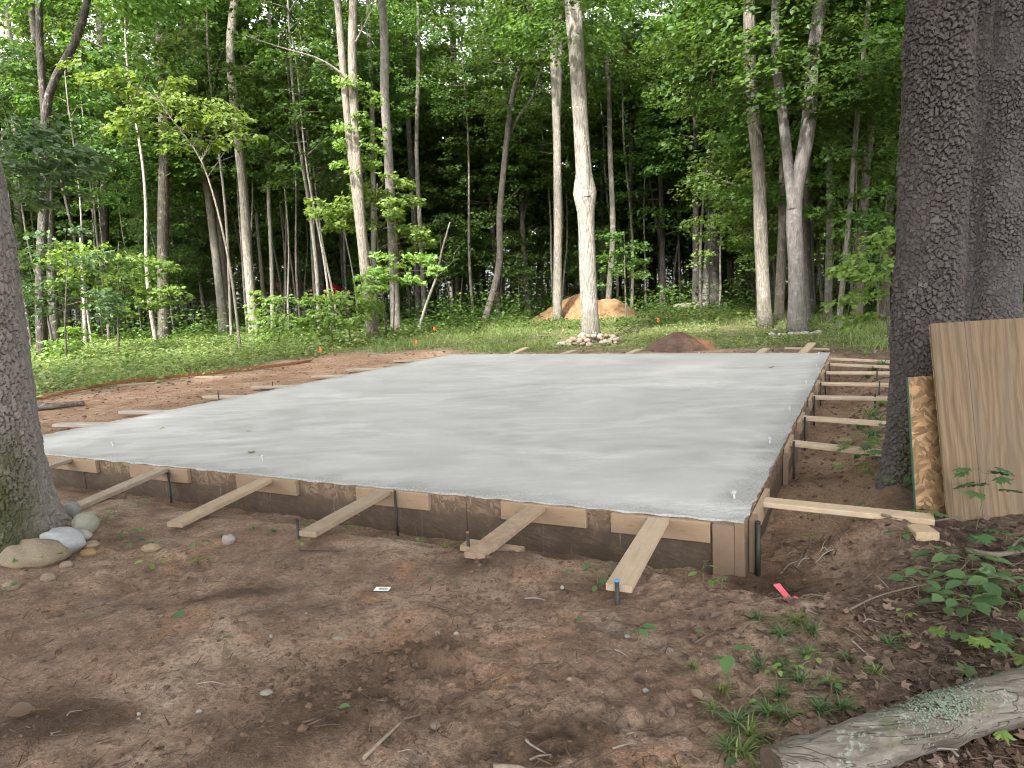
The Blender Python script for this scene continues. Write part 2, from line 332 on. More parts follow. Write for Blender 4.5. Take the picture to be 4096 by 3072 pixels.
# ------------------------------------------------------------------ mesh helpers
def fast(name, V, faces, mat=None, attrs=None, smooth=False):
    """faces: list of int arrays, each (n, k)"""
    me = bpy.data.meshes.new(name); V = np.asarray(V, np.float32).reshape(-1, 3)
    faces = [np.asarray(f, np.int32) for f in faces if len(f)]
    me.vertices.add(len(V)); me.vertices.foreach_set('co', V.ravel())
    loops = np.concatenate([f.ravel() for f in faces]); tot = np.concatenate([np.full(len(f), f.shape[1], np.int32) for f in faces])
    me.loops.add(len(loops)); me.loops.foreach_set('vertex_index', loops)
    me.polygons.add(len(tot)); st = np.zeros(len(tot), np.int32); st[1:] = np.cumsum(tot)[:-1]
    me.polygons.foreach_set('loop_start', st)
    me.polygons.foreach_set('use_smooth', np.full(len(tot), smooth, bool))
    for k, a in (attrs or {}).items():
        at = me.attributes.new(k, 'FLOAT', 'POINT'); at.data.foreach_set('value', np.asarray(a, np.float32))
    if mat: me.materials.append(MATS[mat])
    me.update(calc_edges=True); me.validate(); return me
def link(name, me, parent=None, loc=None, rot=None, scale=None, color=None):
    o = bpy.data.objects.new(name, me); COL.objects.link(o)
    if parent is not None: o.parent = parent
    if loc is not None: o.location = [float(c) for c in loc]
    if rot is not None: o.rotation_euler = rot
    if scale is not None: o.scale = (scale,) * 3 if isinstance(scale, (int, float)) else scale
    if color is not None: o.color = tuple(color) + (1,)
    return o
def tag(o, label, cat, group=None, kind=None):
    o['label'] = label; o['category'] = cat
    if group: o['group'] = group
    if kind: o['kind'] = kind
    return o
def empty(name, loc, label=None, cat=None, group=None, rotz=0.0):
    o = bpy.data.objects.new(name, None); COL.objects.link(o); o.location = [float(c) for c in loc]; o.rotation_euler = (0, 0, rotz); o.empty_display_size = .1
    if label: tag(o, label, cat, group)
    return o
class MB:
    def __init__(s): s.V = []; s.F = {}; s.at = {}
    def put(s, V, F):
        n = len(s.V); s.V.extend(V)
        for f in F: s.F.setdefault(len(f), []).append([i + n for i in f])
    def box(s, x0, x1, y0, y1, z0, z1, j=0.0, ch=0.0):
        P = [(x, y, z) for x in (x0, x1) for y in (y0, y1) for z in (z0, z1)]
        if j: P = [tuple(c + rnd.uniform(-j, j) for c in p) for p in P]
        s.put(P, [(0, 1, 3, 2), (4, 6, 7, 5), (0, 4, 5, 1), (2, 3, 7, 6), (0, 2, 6, 4), (1, 5, 7, 3)])
    def tube(s, path, rad, seg=10, cap=True, wob=0.0, seed=0):
        path = np.asarray(path, float); n = len(path); rad = np.broadcast_to(np.asarray(rad, float), (n,))
        T = np.gradient(path, axis=0); T /= np.linalg.norm(T, axis=1)[:, None] + 1e-9
        ref = np.array([1.0, 0, 0]) if abs(T[:, 0]).mean() < .8 else np.array([0, 1.0, 0])
        V = []; F = []; th = np.linspace(0, 2 * np.pi, seg, endpoint=False)
        lob = 1 + wob * (np.sin(2 * th + seed) * .5 + np.sin(3 * th + seed * 1.7) * .4 + np.sin(5 * th + seed * 2.3) * .25)
        for i in range(n):
            u = ref - T[i] * (ref @ T[i]); u /= np.linalg.norm(u); w = np.cross(T[i], u)
            k = rad[i] * lob * (1 + wob * .5 * math.sin(i * 1.3 + seed))
            V.extend((path[i] + np.cos(th)[:, None] * k[:, None] * u + np.sin(th)[:, None] * k[:, None] * w).tolist())
        for i in range(n - 1):
            for j in range(seg):
                a = i * seg + j; b = i * seg + (j + 1) % seg; F.append((a, b, b + seg, a + seg))
        if cap:
            V.append(path[0].tolist()); V.append(path[-1].tolist()); c0 = n * seg
            for j in range(seg):
                F.append((c0, (j + 1) % seg, j)); F.append((c0 + 1, (n - 1) * seg + j, (n - 1) * seg + (j + 1) % seg))
        s.put(V, F)
    def mesh(s, name, mat, smooth=False, attrs=None):
        return fast(name, s.V, [np.array(f) for f in s.F.values()], mat, attrs, smooth)
def bevel_box(lx, ly, lz, c=.004, rough=0.0, nx=6, soil=.6, cement=.3):
    """a sawn board along x, origin at its start, top at z = 0; chamfered long edges, slight crook"""
    prof = [(-ly / 2 + c, 0), (ly / 2 - c, 0), (ly / 2, -c), (ly / 2, -lz + c), (ly / 2 - c, -lz), (-ly / 2 + c, -lz), (-ly / 2, -lz + c), (-ly / 2, -c)]
    V = []; F = []; so_ = []; ce = []; n = 8; ph = rnd.uniform(0, 6)
    for i in range(nx + 1):
        x = lx * i / nx; dy = rough * math.sin(ph + 2.2 * i / nx); dz = rough * .5 * math.sin(ph * 2 + 3 * i / nx)
        for (y, z) in prof:
            V.append((x, y + dy, z + dz)); so_.append(soil * (.45 + .55 * i / nx)); ce.append(cement * (1 - i / nx) ** 1.5 * 1.6)
    for i in range(nx):
        for j in range(n):
            a = i * n + j; b = i * n + (j + 1) % n; F.append((a, a + n, b + n, b))
    F.append(tuple(range(n))); F.append(tuple(reversed(range(nx * n, nx * n + n))))
    mb = MB(); mb.put(V, F); return mb.mesh('board', 'lumber', False, {'soil': so_, 'cement': ce})

# leaves: (template verts, faces)
def leaf_tpl(kind):
    if kind == 'quad': return np.array([(0, 0, 0), (.42, .40, .05), (1, 0, -.06), (.42, -.40, .05)]), [(0, 1, 2, 3)]
    if kind == 'lobe3':
        P = [(0, 0, 0), (.18, .34, .03), (.62, .52, -.02), (.55, .20, .03), (1.0, 0, -.05), (.55, -.20, .03), (.62, -.52, -.02), (.18, -.34, .03)]
        return np.array(P), [(0, 3, 2, 1), (0, 5, 4, 3), (0, 7, 6, 5)]
    if kind == 'oval':
        P = [(0, 0, 0), (.18, .24, .03), (.45, .34, .05), (.75, .22, .02), (1, 0, -.06), (.75, -.22, .02), (.45, -.34, .05), (.18, -.24, .03), (.5, 0, -.01)]
        return np.array(P), [(0, 8, 2, 1), (8, 4, 3, 2), (0, 7, 6, 8), (8, 6, 5, 4)]
    if kind == 'maple':
        P = [(.32, 0, .0)]
        for ang, r in ((0, .68), (14, .40), (24, .44), (30, .27), (42, .50), (52, .62), (60, .45), (74, .46), (84, .27), (100, .36), (118, .45), (128, .30), (150, .30), (168, .33)):
            P.append((.32 + r * math.cos(R_(ang)), r * math.sin(R_(ang)), -.10 * r + .05 * math.sin(ang)))
        for q in list(reversed(P[2:])): P.append((q[0], -q[1], q[2]))
        n = len(P) - 1
        return np.array(P), [(0, 1 + i, 1 + (i + 1) % n) for i in range(n)]
    if kind == 'blade': return np.array([(0, .03, 0), (.5, .025, .0), (1, 0, -.0), (.5, -.025, .0), (0, -.03, 0)]), [(0, 1, 2, 3, 4)]
TPL = {k: leaf_tpl(k) for k in ('quad', 'lobe3', 'oval', 'maple', 'blade')}
def leaves(P, D, N, size, kind, tone=None):
    """P positions, D pointing direction, N rough normal, size per leaf -> V, faces, tone per vertex"""
    T, F = TPL[kind]; n = len(P); D = D / (np.linalg.norm(D, axis=1)[:, None] + 1e-9)
    W = np.cross(N, D); W /= np.linalg.norm(W, axis=1)[:, None] + 1e-9; U = np.cross(D, W)
    V = P[:, None, :] + size[:, None, None] * (T[None, :, 0:1] * D[:, None, :] + T[None, :, 1:2] * W[:, None, :] + T[None, :, 2:3] * U[:, None, :])
    base = (np.arange(n) * len(T))[:, None]
    fs = {}
    for f in F: fs.setdefault(len(f), []).append(f)
    out = [(base[:, :, None] + np.array(v)[None]).reshape(-1, k) for k, v in fs.items()]
    if tone is None: tone = rng.random(n)
    return V.reshape(-1, 3), out, np.repeat(tone, len(T))
def leaf_mesh(name, P, D, N, size, kind, mat, tone=None):
    V, F, t = leaves(np.asarray(P), np.asarray(D), np.asarray(N), np.asarray(size), kind, tone); return fast(name, V, F, mat, {'tone': t})
def spray_pts(c, d, L, W, n, droop=.15):
    """leaf sites of one flat spray reaching from c along d"""
    d = np.array(d, float); d /= np.linalg.norm(d); s = np.cross((0, 0, 1.0), d); s /= np.linalg.norm(s) + 1e-9
    u = rng.random(n) ** .7; w = (rng.random(n) - .5) * 2 * np.sin(np.clip(u * 2.8, .25, 2.9))
    P = np.array(c)[None] + d[None] * (u * L)[:, None] + s[None] * (w * W)[:, None]
    P[:, 2] += -droop * L * u ** 2 - .12 * W * w ** 2 + rng.normal(0, .075 * L, n)
    D = d[None] * (.7) + s[None] * (w * .9)[:, None] + rng.normal(0, .4, (n, 3)); D[:, 2] = D[:, 2] * .5 - .32
    N = np.tile((0, 0, 1.0), (n, 1)) + rng.normal(0, .45, (n, 3)); return P, D, N

# ------------------------------------------------------------------ the ground sheet
def lines(segs):
    out = []
    for a, b, st in segs: out.extend(np.arange(a, b - 1e-6, st).tolist())
    out.append(segs[-1][1]); return np.array(sorted(set(np.round(out, 4))))
gx = lines([(-150, -60, 8), (-60, -24, 1.5), (-24, -10, .45), (-10, -4.2, .10), (-4.2, 4.4, .021), (4.4, 10, .12), (10, 24, .5), (24, 60, 1.5), (60, 150, 8)])
gy = lines([(-40, 0, 3), (0, 1.8, .2), (1.8, 6.0, .019), (6.0, 9.0, .045), (8.5, 20, .15), (20, 45, .4), (45, 90, 1.5), (90, 220, 8)])
X, Y = np.meshgrid(gx, gy); Z = ground(X, Y)
aa, bb = ab(X, Y)
nzz = fbm(X * .5, Y * .5, 50, 4)
rodline = 13.6 + .5 * nzz
green = np.maximum(sst(SL + 1.2, SL + 3.0, aa + 2.0 * nzz) * sst(-4.5, 0.5, bb + 2 * nzz), sst(13.6, 15.0, bb + 1.2 * nzz) * sst(1.0, 3.0, aa))
green = np.maximum(green, .35 * sst(0.8, 1.6, -bb + nzz) * sst(1.5, 3.0, aa) * (1 - sst(8, 12, aa)))
red = sst(SW - .2, SW + .2, bb) * (1 - sst(12.8, 14.4, bb + nzz)) * sst(-.8, .4, aa) * (1 - sst(SL - .3, SL + 1.2, aa))
red = np.maximum(red, .75 * (bb < 0.2) * (1 - sst(.75, 1.15, -bb + .4 * nzz)) * sst(-.2, .8, aa) * (1 - sst(SL, SL + 1, aa)))
red = np.maximum(red, .8 * sst(SL - .2, SL, aa) * (1 - sst(SL + .7, SL + 1.5, aa + nzz)) * (bb > 2))
red = np.maximum(red, .55 * np.exp(-(((X - G(860, 1390)[0]) / .35) ** 2 + ((Y - G(860, 1390)[1]) / .3) ** 2)))
red = red * (1 - .5 * green)
litter = np.maximum(sst(.35, 1.1, -bb + .8 * nzz - .25 * aa * 0) * (1 - sst(2.2, 3.2, aa)) * sst(-5, -1.5, aa * 1.0), sst(.6, 1.4, X - .55 * Y * 0 - .62 + .7 * nzz) * (1 - sst(3.0, 4.6, Y)))
litter = np.maximum(litter, .85 * sst(SL + .4, SL + 2, aa) * (1 - sst(-1, 4.0, bb + 3 * nzz)))
litter = np.maximum(litter, .9 * sst(25, 40, np.hypot(X, Y) + 8 * nzz))
litter = np.maximum(litter, .9 * sst(4.6, 7.5, X + 1.5 * nzz) * (1 - green))
ny, nx_ = X.shape; idx = np.arange(nx_ * ny).reshape(ny, nx_)
Fq = np.stack([idx[:-1, :-1], idx[:-1, 1:], idx[1:, 1:], idx[1:, :-1]], -1).reshape(-1, 4)
damp = np.zeros_like(X)
for (u, v, rx, ry, rot) in ((880, 1445, .34, .24, .7), (760, 1520, .42, .22, .75), (640, 1610, .5, .2, .6), (100, 1560, .5, .2, .3), (1200, 1590, .4, .12, .2), (1060, 1225, .35, .2, 0), (520, 1290, .5, .12, .3), (1690, 1190, .4, .35, .5)):
    c = G(u, v); dx = X - c[0]; dy = Y - c[1]; cc = math.cos(rot); ss = math.sin(rot); pp = (dx * cc + dy * ss) / rx; qq = (-dx * ss + dy * cc) / ry
    damp = np.maximum(damp, sst(.0, .8, np.exp(-(pp * pp + qq * qq)) + .5 * fbm(X * 4, Y * 4, 120, 3) - .12))
gm = fast('ground', np.stack([X, Y, Z], -1).reshape(-1, 3), [Fq], 'ground', {'green': green.ravel(), 'red': red.ravel(), 'litter': np.clip(litter, 0, 1).ravel(), 'damp': damp.ravel()}, True)
go = link('ground', gm); go['kind'] = 'structure'; go['label'] = 'bare brown dirt with a green clearing and leaf litter under the woods'

# ------------------------------------------------------------------ the slab
nu, nv = 190, 230
bu = np.concatenate([[0, .02, .05, .09, .14], np.linspace(.2, SW - .2, nu), [SW - .14, SW - .09, SW - .05, SW - .02, SW]])
av = np.concatenate([[0, .02, .05, .09, .14], np.linspace(.2, SL - .2, nv), [SL - .14, SL - .09, SL - .05, SL - .02, SL]])
BU, AV = np.meshgrid(bu, av); e = np.minimum(np.minimum(BU, SW - BU), np.minimum(AV, SL - AV))
jit = .011 * (1 - sst(0, .10, e)) * (fbm(BU * 9, AV * 9, 61, 3) * 2 + .35)
PX = BU + np.where(BU < .15, -jit, np.where(BU > SW - .15, jit, 0)); PY = AV + np.where(AV < .15, -jit, np.where(AV > SL - .15, jit, 0))
PZ = .006 * fbm(BU * .8, AV * 1.6, 63, 3) * sst(0, .6, e) + (1 - sst(0, .13, e)) * (.010 * fbm(BU * 14, AV * 14, 65, 3)) + .004
TOP = np.stack([NW[0] + A[0] * PY - B[0] * PX, NW[1] + A[1] * PY - B[1] * PX, PZ], -1)
n0, n1 = TOP.shape[:2]; idx = np.arange(n0 * n1).reshape(n0, n1)
Ft = np.stack([idx[:-1, :-1], idx[1:, :-1], idx[1:, 1:], idx[:-1, 1:]], -1).reshape(-1, 4)
ring = np.concatenate([idx[0, :], idx[1:, -1], idx[-1, -2::-1], idx[-2:0:-1, 0]])
V = TOP.reshape(-1, 3); low = V[ring].copy(); low[:, 2] = -.46
lowc = np.array([S(SL / 2, SW / 2)[:2]]); low[:, :2] = lowc + (low[:, :2] - lowc) * .996
k = np.arange(len(ring)); k2 = (k + 1) % len(ring)
Fs = np.stack([ring[k], ring[k2], len(V) + k2, len(V) + k], -1)
rim = (1 - sst(.0, .30, e + .22 * fbm(BU * 5, AV * 5, 67, 3))).ravel() * .9
bloom = np.zeros(BU.shape)
for (u, v, ra_, rb_) in ((1490, 830, .75, 1.5), (760, 932, .35, 1.3), (1090, 880, .3, 1.6), (1300, 985, .25, 1.2), (420, 935, .25, 1.0), (1540, 1100, .18, .9), (1000, 1000, .2, 1.2), (700, 860, .5, 1.2)):
    q = G(u, v, 0.0); a0, b0 = ab(q[0], q[1]); bloom = np.maximum(bloom, np.exp(-((AV - a0) / ra_) ** 2 - ((BU - b0) / rb_) ** 2))
bloom = bloom * sst(-.12, .28, fbm(BU * 1.3, AV * 3.2, 131, 4) + .1)
sm = fast('slab', np.concatenate([V, low]), [Ft, Fs], 'concrete', {'rim': np.concatenate([rim, np.ones(len(ring))]), 'bloom': np.concatenate([bloom.ravel(), np.zeros(len(ring))])}, True)
so2 = link('concrete_slab', sm); tag(so2, 'large freshly troweled grey concrete slab cast inside timber formwork', 'slab')

# ------------------------------------------------------------------ formwork: boards round the slab with cleats
fw = empty('formwork', S(0, 0, -.4), 'low timber and chipboard formwork running round the concrete slab', 'formwork', rotz=SLAB_ROT)
def wl_(a, b, z=0.0): return (b, -a, z + .4)   # slab (a, b) to the formwork's own axes (x leftwards, y towards camera)
def osb_panel(a0, a1, b0, b1, zt, zb):
    n = 24; mb = MB(); V = []; mud = []; F = []
    along_b = abs(b1 - b0) > abs(a1 - a0)
    for i in range(n + 1):
        for (ca, cb) in (((a0, None), (a1, None)) if along_b else ((None, b0), (None, b1))):
            for z in (zt, zt - .10, zt - .16, zb):
                aq = ca if ca is not None else a0 + (a1 - a0) * i / n; bq = cb if cb is not None else b0 + (b1 - b0) * i / n
                zz = z + (.006 * math.sin(i * 1.9) if z == zt else 0)
                V.append(wl_(aq, bq, zz)); mud.append(0.0 if z == zt else (.35 if z > zt - .12 else 1.0))
    for i in range(n):
        p = i * 8; q = p + 8
        for j in range(3):
            F += [(p + j, p + j + 1, q + j + 1, q + j), (p + 4 + j, q + 4 + j, q + 5 + j, p + 5 + j)]
        F.append((p, q, q + 4, p + 4))
    F += [(0, 4, 5, 1), (1, 5, 6, 2), (2, 6, 7, 3)]; p = n * 8; F += [(p, p + 1, p + 5, p + 4), (p + 1, p + 2, p + 6, p + 5), (p + 2, p + 3, p + 7, p + 6)]
    mb.put(V, F); return mb.mesh('form_panel', 'form_osb', False, {'mud': mud})
cuts = [0.012, 2.1, 4.53, 6.96, SW]
for i in range(4): link('form_panel', osb_panel(-.020 - .003 * (i % 2), -.004 - .003 * (i % 2), cuts[i] + .002, cuts[i + 1] - .002, -.003 - .004 * (i % 2), -.47), fw)
cuts = [0.0, 2.44, 4.88, 7.32, 9.76, SL]
for i in range(5):
    link('form_panel', osb_panel(cuts[i] + .002, cuts[i + 1] - .002, -.020 - .003 * (i % 2), -.004, -.004 - .003 * (i % 2), -.47), fw)
    link('form_panel', osb_panel(cuts[i] + .002, cuts[i + 1] - .002, SW + .005, SW + .022, -.006, -.47), fw)
cuts = [0.0, 2.44, 4.88, 7.32, SW]
for i in range(4): link('form_panel', osb_panel(SL + .005, SL + .022, cuts[i] + .002, cuts[i + 1] - .002, -.006, -.47), fw)
LUM = [(.42, .31, .2)]
MUDDY = [(.30, .205, .13), (.34, .235, .15), (.27, .19, .125)]
def cleat(a, b, lx, along, top=.001, col=None):
    me = bevel_box(lx, .038, .14, .004, .002, 5, .5, .25)
    o = link('cleat', me, fw, wl_(a, b, top), (0, 0, 0 if along == 'b' else -math.pi / 2), None, col or rnd.choice(MUDDY)); return o
FRONT_CLEATS = [(.20, .89), (1.08, 1.77), (2.43, 3.16), (3.84, 4.58), (5.25, 6.12), (6.68, 7.61), (8.1, 8.85)]
for b0, b1 in FRONT_CLEATS: cleat(-.044, b0, b1 - b0, 'b', .002 if b0 != .2 else -.004, (.42, .295, .185) if b0 < 3 else (.37, .26, .165))
RK = [.57, 2.58, 3.9, 5.4, 6.71, 8.0, 9.2, 10.1]
for i, a0 in enumerate(RK): cleat(a0 - .33, -.044, .62, 'a', .0015 * (i % 3), (.44, .315, .20))
LK = [1.62, 2.66, 4.17, 5.45, 7.02, 8.17, 10.0]
for a0 in LK: cleat(a0 - .3, SW + .043, .6, 'a', -.006)
FK = [(.52, 1.22), (1.37, .55), (4.25, .7), (5.9, .75), (7.3, .95)]
for b0, L in FK: cleat(SL + .043, b0 - .35, .7, 'b', -.004)
def vpost(a, b, wx, wy, zt, zb, col):
    mb = MB(); mb.box(b, b + wx, -a - wy, -a, zb + .4, zt + .4, .001); n = len(mb.V)
    link('corner_board', mb.mesh('corner_board', 'lumber', False, {'soil': [1.0] * n, 'cement': [.1] * n}), fw, None, None, None, col)
vpost(-.062, .045, .14, .038, -.006, -.47, (.25, .175, .115)); vpost(-.064, -.020, .062, .040, .006, -.47, (.24, .165, .105))
vpost(.10, -.064, .038, .13, -.006, -.47, (.25, .175, .115))
for a0 in (3.2, 4.6, 6.0, 7.3, 8.6, 2.05):      # short upright boards stiffening the side panels
    vpost(a0 + .1, -.066, .040, .10, -.05, -.47, (.27, .185, .12))

# ------------------------------------------------------------------ brace boards and stakes
def board_between(p, q, w, th, label, cat='board', group=None, col=None, soil=.6, cement=.4, name='brace_board', roll=0.0):
    p = np.array(p, float); q = np.array(q, float); d = q - p; L = np.linalg.norm(d)
    me = bevel_box(L, w, th, .004, .003, 8, soil, cement)
    o = link(name, me, None, p, (roll, -math.asin(d[2] / L), math.atan2(d[1], d[0])), None, col or rnd.choice(LUM)); return tag(o, label, cat, group)
FL = ['pale clean brace board with knots and a blue-tipped stake at its end', 'brace board with orange soil on it, propped on a scrap block', 'weathered brace board with a weed growing up beside it and a dark end',
      'brace board with splintered edge hovering over a shallow hollow in the dirt', 'grey brace board whose far end is buried beside the river stones', 'brace board partly hidden behind the mossy trunk']
FRB = [((.545, -.065), (.45, -1.22)), ((1.47, -.065), (1.43, -1.06)), ((2.87, -.065), (2.78, -1.07)), ((4.19, -.065), (3.98, -1.2)), ((5.6, -.065), (5.37, -1.22)), ((7.15, -.065), (6.95, -1.2))]
for i, ((b0, a0), (b1, a1)) in enumerate(FRB):
    z1 = [.006, -.002, -.012, -.03, -.075, -.05][i]
    board_between(S(a0, b0, .0), S(a1, b1, z1), .142, .039, FL[i], 'board', 'braces propping the front of the formwork', [(.60, .46, .32), (.50, .36, .235), (.44, .34, .235), (.53, .40, .265), (.42, .35, .26), (.40, .33, .25)][i], [.25, 1.0, .75, .6, .9, .8][i], [.35, .3, .4, .2, .9, .6][i])
RL = ['pale brace board ending at the edge of the strand board strip', 'brace board leading to the trunk from the second side cleat, leaves over its end', 'brace board with a soil smear at its middle, third along the shaded side', 'white-splashed brace board pinned by a black stake, fourth along the shaded side',
      'brace board fifth along the side towards the big plated trunk', 'brace board sixth along the side, crossed by a black stake', 'brace board seventh along the side with grass over its end', 'last brace board before the far corner of the slab by the big trunk']
for i, a0 in enumerate(RK):
    L = [1.06, 1.15, 1.15, 1.1, 1.12, 1.1, 1.12, 1.05][i]; a1 = a0 + [-.01, -.22, -.12, .05, -.02, .04, -.26, -.24][i]
    board_between(S(a0, -.065, .0), S(a1, -.065 - L, [-.02, -.03, -.02, 0, 0, 0, -.02, -.03][i]), .14, .039, RL[i], 'board', 'braces along the side by the big trunk', [(.62, .48, .32), (.60, .47, .32), (.58, .45, .31), (.60, .48, .34)][i % 4], .45, .45)
LL = ['cement-grey brace board lying low on red dirt near the front left corner', 'cement-crusted brace board with a weed beside it on red dirt', 'brace board with a black stake standing through it over a hollow', 'thin brace board with a wet pale end over red dirt', 'brace board with scrap wood beside its end on the grass edge', 'brace board half in the grass with leaves under it', 'farthest brace board on the grassy side of the slab']
for i, a0 in enumerate(LK):
    board_between(S(a0, SW + .065, -.006), S(a0 - .14 + .05 * (i % 3), SW + .95 + .08 * (i % 2), -.02), .15, .042, LL[i], 'board', 'braces on the grassy side of the slab', [(.46, .43, .37), (.44, .42, .37), (.47, .41, .32), (.45, .41, .33), (.50, .43, .31), (.48, .41, .3), (.48, .42, .3)][i], .3, .9)
BL = ['wide brace board sloping up beyond the far right corner of the slab', 'short brace board end beyond the far edge beside the last bolt', 'brace board beyond the far edge beside the dark soil pile', 'flat brace board beyond the far edge below the stone ring', 'raised brace board beyond the far edge left of the stone ring']
for i, (b0, L) in enumerate(FK):
    up = [.10, .05, .04, .02, .08][i]
    board_between(S(SL + .065, b0, .0), S(SL + .065 + L, b0 - .1 + .03 * i, up), .16, .04, BL[i], 'board', 'braces beyond the far edge of the slab', (.55, .43, .29), .3, .3)
o = board_between(S(SL + 1.05, .95, .02), S(SL + .75, .05, .02), .09, .04, 'thin crossing board under the wide brace beyond the slab', 'board', None, (.5, .39, .27), .4, 0, 'cross_board')
def stake(a, b, zt, zb, label, group=None, tip=None, tilt=(0, 0), r=.011):
    p = S(a, b); t = empty('steel_stake', (p[0], p[1], zb), label, 'stake', group)
    mb = MB(); h = zt - zb; mb.tube([(0, 0, 0), (tilt[0] * h * .5, tilt[1] * h * .5, h * .5), (tilt[0] * h, tilt[1] * h, h)], [r, r, r * .95], 10); link('shaft', mb.mesh('shaft', 'steel_black', True), t)
    mb = MB(); mb.tube([(tilt[0] * h, tilt[1] * h, h + .0005), (tilt[0] * h, tilt[1] * h, h + .012)], [r * 1.05, r * .9], 10); link('tip', mb.mesh('tip', tip or 'steel_black', True), t)
stake(-1.24, .455, .03, -.35, 'short black steel stake with bright blue painted tip', None, 'blue_paint', (0, 0), .013)
stake(-.85, 1.60, .035, -.3, 'rusty dark stake beside the board propped on a scrap block', None, 'rusty_steel')
stake(-.082, 2.74, .0, -.6, 'long black stake against the front panel beside the weed-grown brace', None)
stake(-.085, 5.50, -.045, -.6, 'long black stake under the grey cement-crusted brace near the river stones', None)
stake(-.98, 2.95, .02, -.3, 'stub of dark stake beside the dark-ended brace board', None)
stake(.09, -.082, -.02, -.6, 'black round stake standing hard against the near corner boards', None, None, (0, 0), .019)
for i, (a0, o_) in enumerate(((2.50, .085), (3.80, .085), (5.30, .085), (6.62, .085), (7.9, .085), (9.1, .085))):
    stake(a0, -o_ - .004, .004, -.6, 'flat black stake holding the side panel beside a brace board', 'black stakes along the shaded side panel')
for a0, o_ in ((5.5, .80), (8.02, .84), (6.66, .86)): stake(a0 - .082, -o_, .03, -.35, 'black stake pinning the outer end of a side brace', 'black stakes at outer brace ends')
for a0 in (4.07, 5.36): stake(a0, SW + .55, .06, -.35, 'dark stake through a cement-crusted brace on red dirt', 'stakes on the red dirt side')

# anchor bolts
def bolt(a, b, label, tilt=0.0):
    p = S(a, b); t = empty('anchor_bolt', (p[0], p[1], .002), label, 'bolt', 'anchor bolts set in the slab'); t.rotation_euler = (tilt, tilt * .6, 0)
    mb = MB(); mb.tube([(0, 0, -.03), (0, 0, .05)], [.0085, .0085], 10); link('shank', mb.mesh('shank', 'galvanised', True), t)
    mb = MB(); mb.tube([(0, 0, .046), (0, 0, .062)], [.016, .016], 6); link('nut', mb.mesh('nut', 'galvanised'), t)
    mb = MB(); mb.tube([(0, 0, .0425), (0, 0, .0455)], [.021, .021], 14); link('washer', mb.mesh('washer', 'galvanised'), t)
BO = [(.5, 7.2, 'bolt beside a fallen leaf at the end of the slab by the mossy trunk'), (.45, 4.76, 'bolt near the middle of the front edge of the slab'), (.52, .14, 'bolt at the near corner, cracked cement at its foot'), (2.42, .12, 'bolt between the first and second braces of the shaded side'),
      (4.22, .11, 'bolt between the third and fourth braces of the shaded side'), (6.5, .10, 'bolt opposite the fifth brace of the shaded side'), (8.68, .10, 'bolt near the sixth brace of the shaded side'), (10.62, .18, 'bolt at the far corner by the wide sloping brace'),
      (10.74, 7.06, 'bolt at the far edge left of the stone ring'), (10.67, 4.59, 'bolt at the far edge below the stone ring'), (10.61, 2.53, 'bolt at the far edge below the dark soil pile'), (.45, 2.6, None)]
for i, (a0, b0, lb) in enumerate(BO):
    if lb: bolt(a0, b0, ('galvanised ' + lb), [0.02, -.05, .0, .04][i % 4])

# scrap timber
def scrap(u, v, z, L, w, th, rot, label, col, tilt=(0, 0)):
    p = G(u, v, z); me = bevel_box(L, w, th, .004, .0, 3, .4, 0); o = link('scrap_block', me, None, p, (tilt[0], tilt[1], rot), None, col); return tag(o, label, 'block')
p = S(-.80, 1.66, -.048); o = link('scrap_block', bevel_box(.40, .14, .038, .004, 0, 3, .7, 0), None, p, (0, .06, -.35), None, (.46, .34, .22)); tag(o, 'scrap block wedged crosswise under the soil-smeared brace', 'block')
p = S(.62, -.98, -.062); o = link('scrap_block', bevel_box(.33, .135, .06, .004, 0, 3, .5, 0), None, p, (0, -.05, -1.75), None, (.58, .44, .27)); tag(o, 'pale end-sawn block under the brace at the strand board strip', 'block')
p = S(2.3, -1.0, -.06); o = link('scrap_block', bevel_box(.5, .12, .038, .004, 0, 3, .5, 0), None, p, (0, 0, -.9), None, (.55, .43, .29)); tag(o, 'scrap board under the leaf-covered brace by the trunk', 'block')
for (u, v, L, w, rot, lb) in ((200 * 1.0 + 55, 838, .75, .14, .55, 'tan scrap board lying beside the rusty rods'), (425, 815, .85, .13, -.35, 'grey scrap board lying on red dirt between rods and slab'), (830, 795, .8, .12, .2, 'short scrap board in the grass by the slab corner')):
    q = G(u, v, -.1); z = gz(q[0], q[1]); link_o = link('scrap_board', bevel_box(L, w, .04, .004, .002, 3, .4, .2), None, (q[0], q[1], z + .05), (0, .02, rot), None, (.45, .34, .22)); tag(link_o, lb, 'board')

# ------------------------------------------------------------------ sheets leaning on the trunk
def sheet(name, u_bl, v_bl, size, th, rotz, lean, mat, label, cat, zoff=0.0):
    p = G(u_bl, v_bl, -.12); t = empty(name, (p[0], p[1], -.125 + zoff), label, cat, None, rotz); t.rotation_euler = (-lean, 0, rotz); return t
pt = sheet('plywood_sheet', 2050, 1133, 0, 0, .12, .17, 'plywood', 'large weathered plywood sheet with dark grain leaning on the trunk', 'plywood')
pt.rotation_mode = 'XYZ'
mb = MB(); mb.box(0, .253, 0, .012, 0, 1.37); link('face_panel', mb.mesh('face_panel', 'plywood'), pt)
mb = MB(); mb.box(.256, 1.05, 0, .012, 0, 1.372); link('face_panel', mb.mesh('face_panel', 'plywood'), pt)
mb = MB(); mb.box(.001, 1.049, .0125, .019, .002, 1.368); link('core_ply', mb.mesh('core_ply', 'osb_board'), pt)
ot = sheet('strand_board_strip', 1990, 1128, 0, 0, .10, .13, 'osb_board', 'strand board strip with green painted edge behind the plywood', 'board')
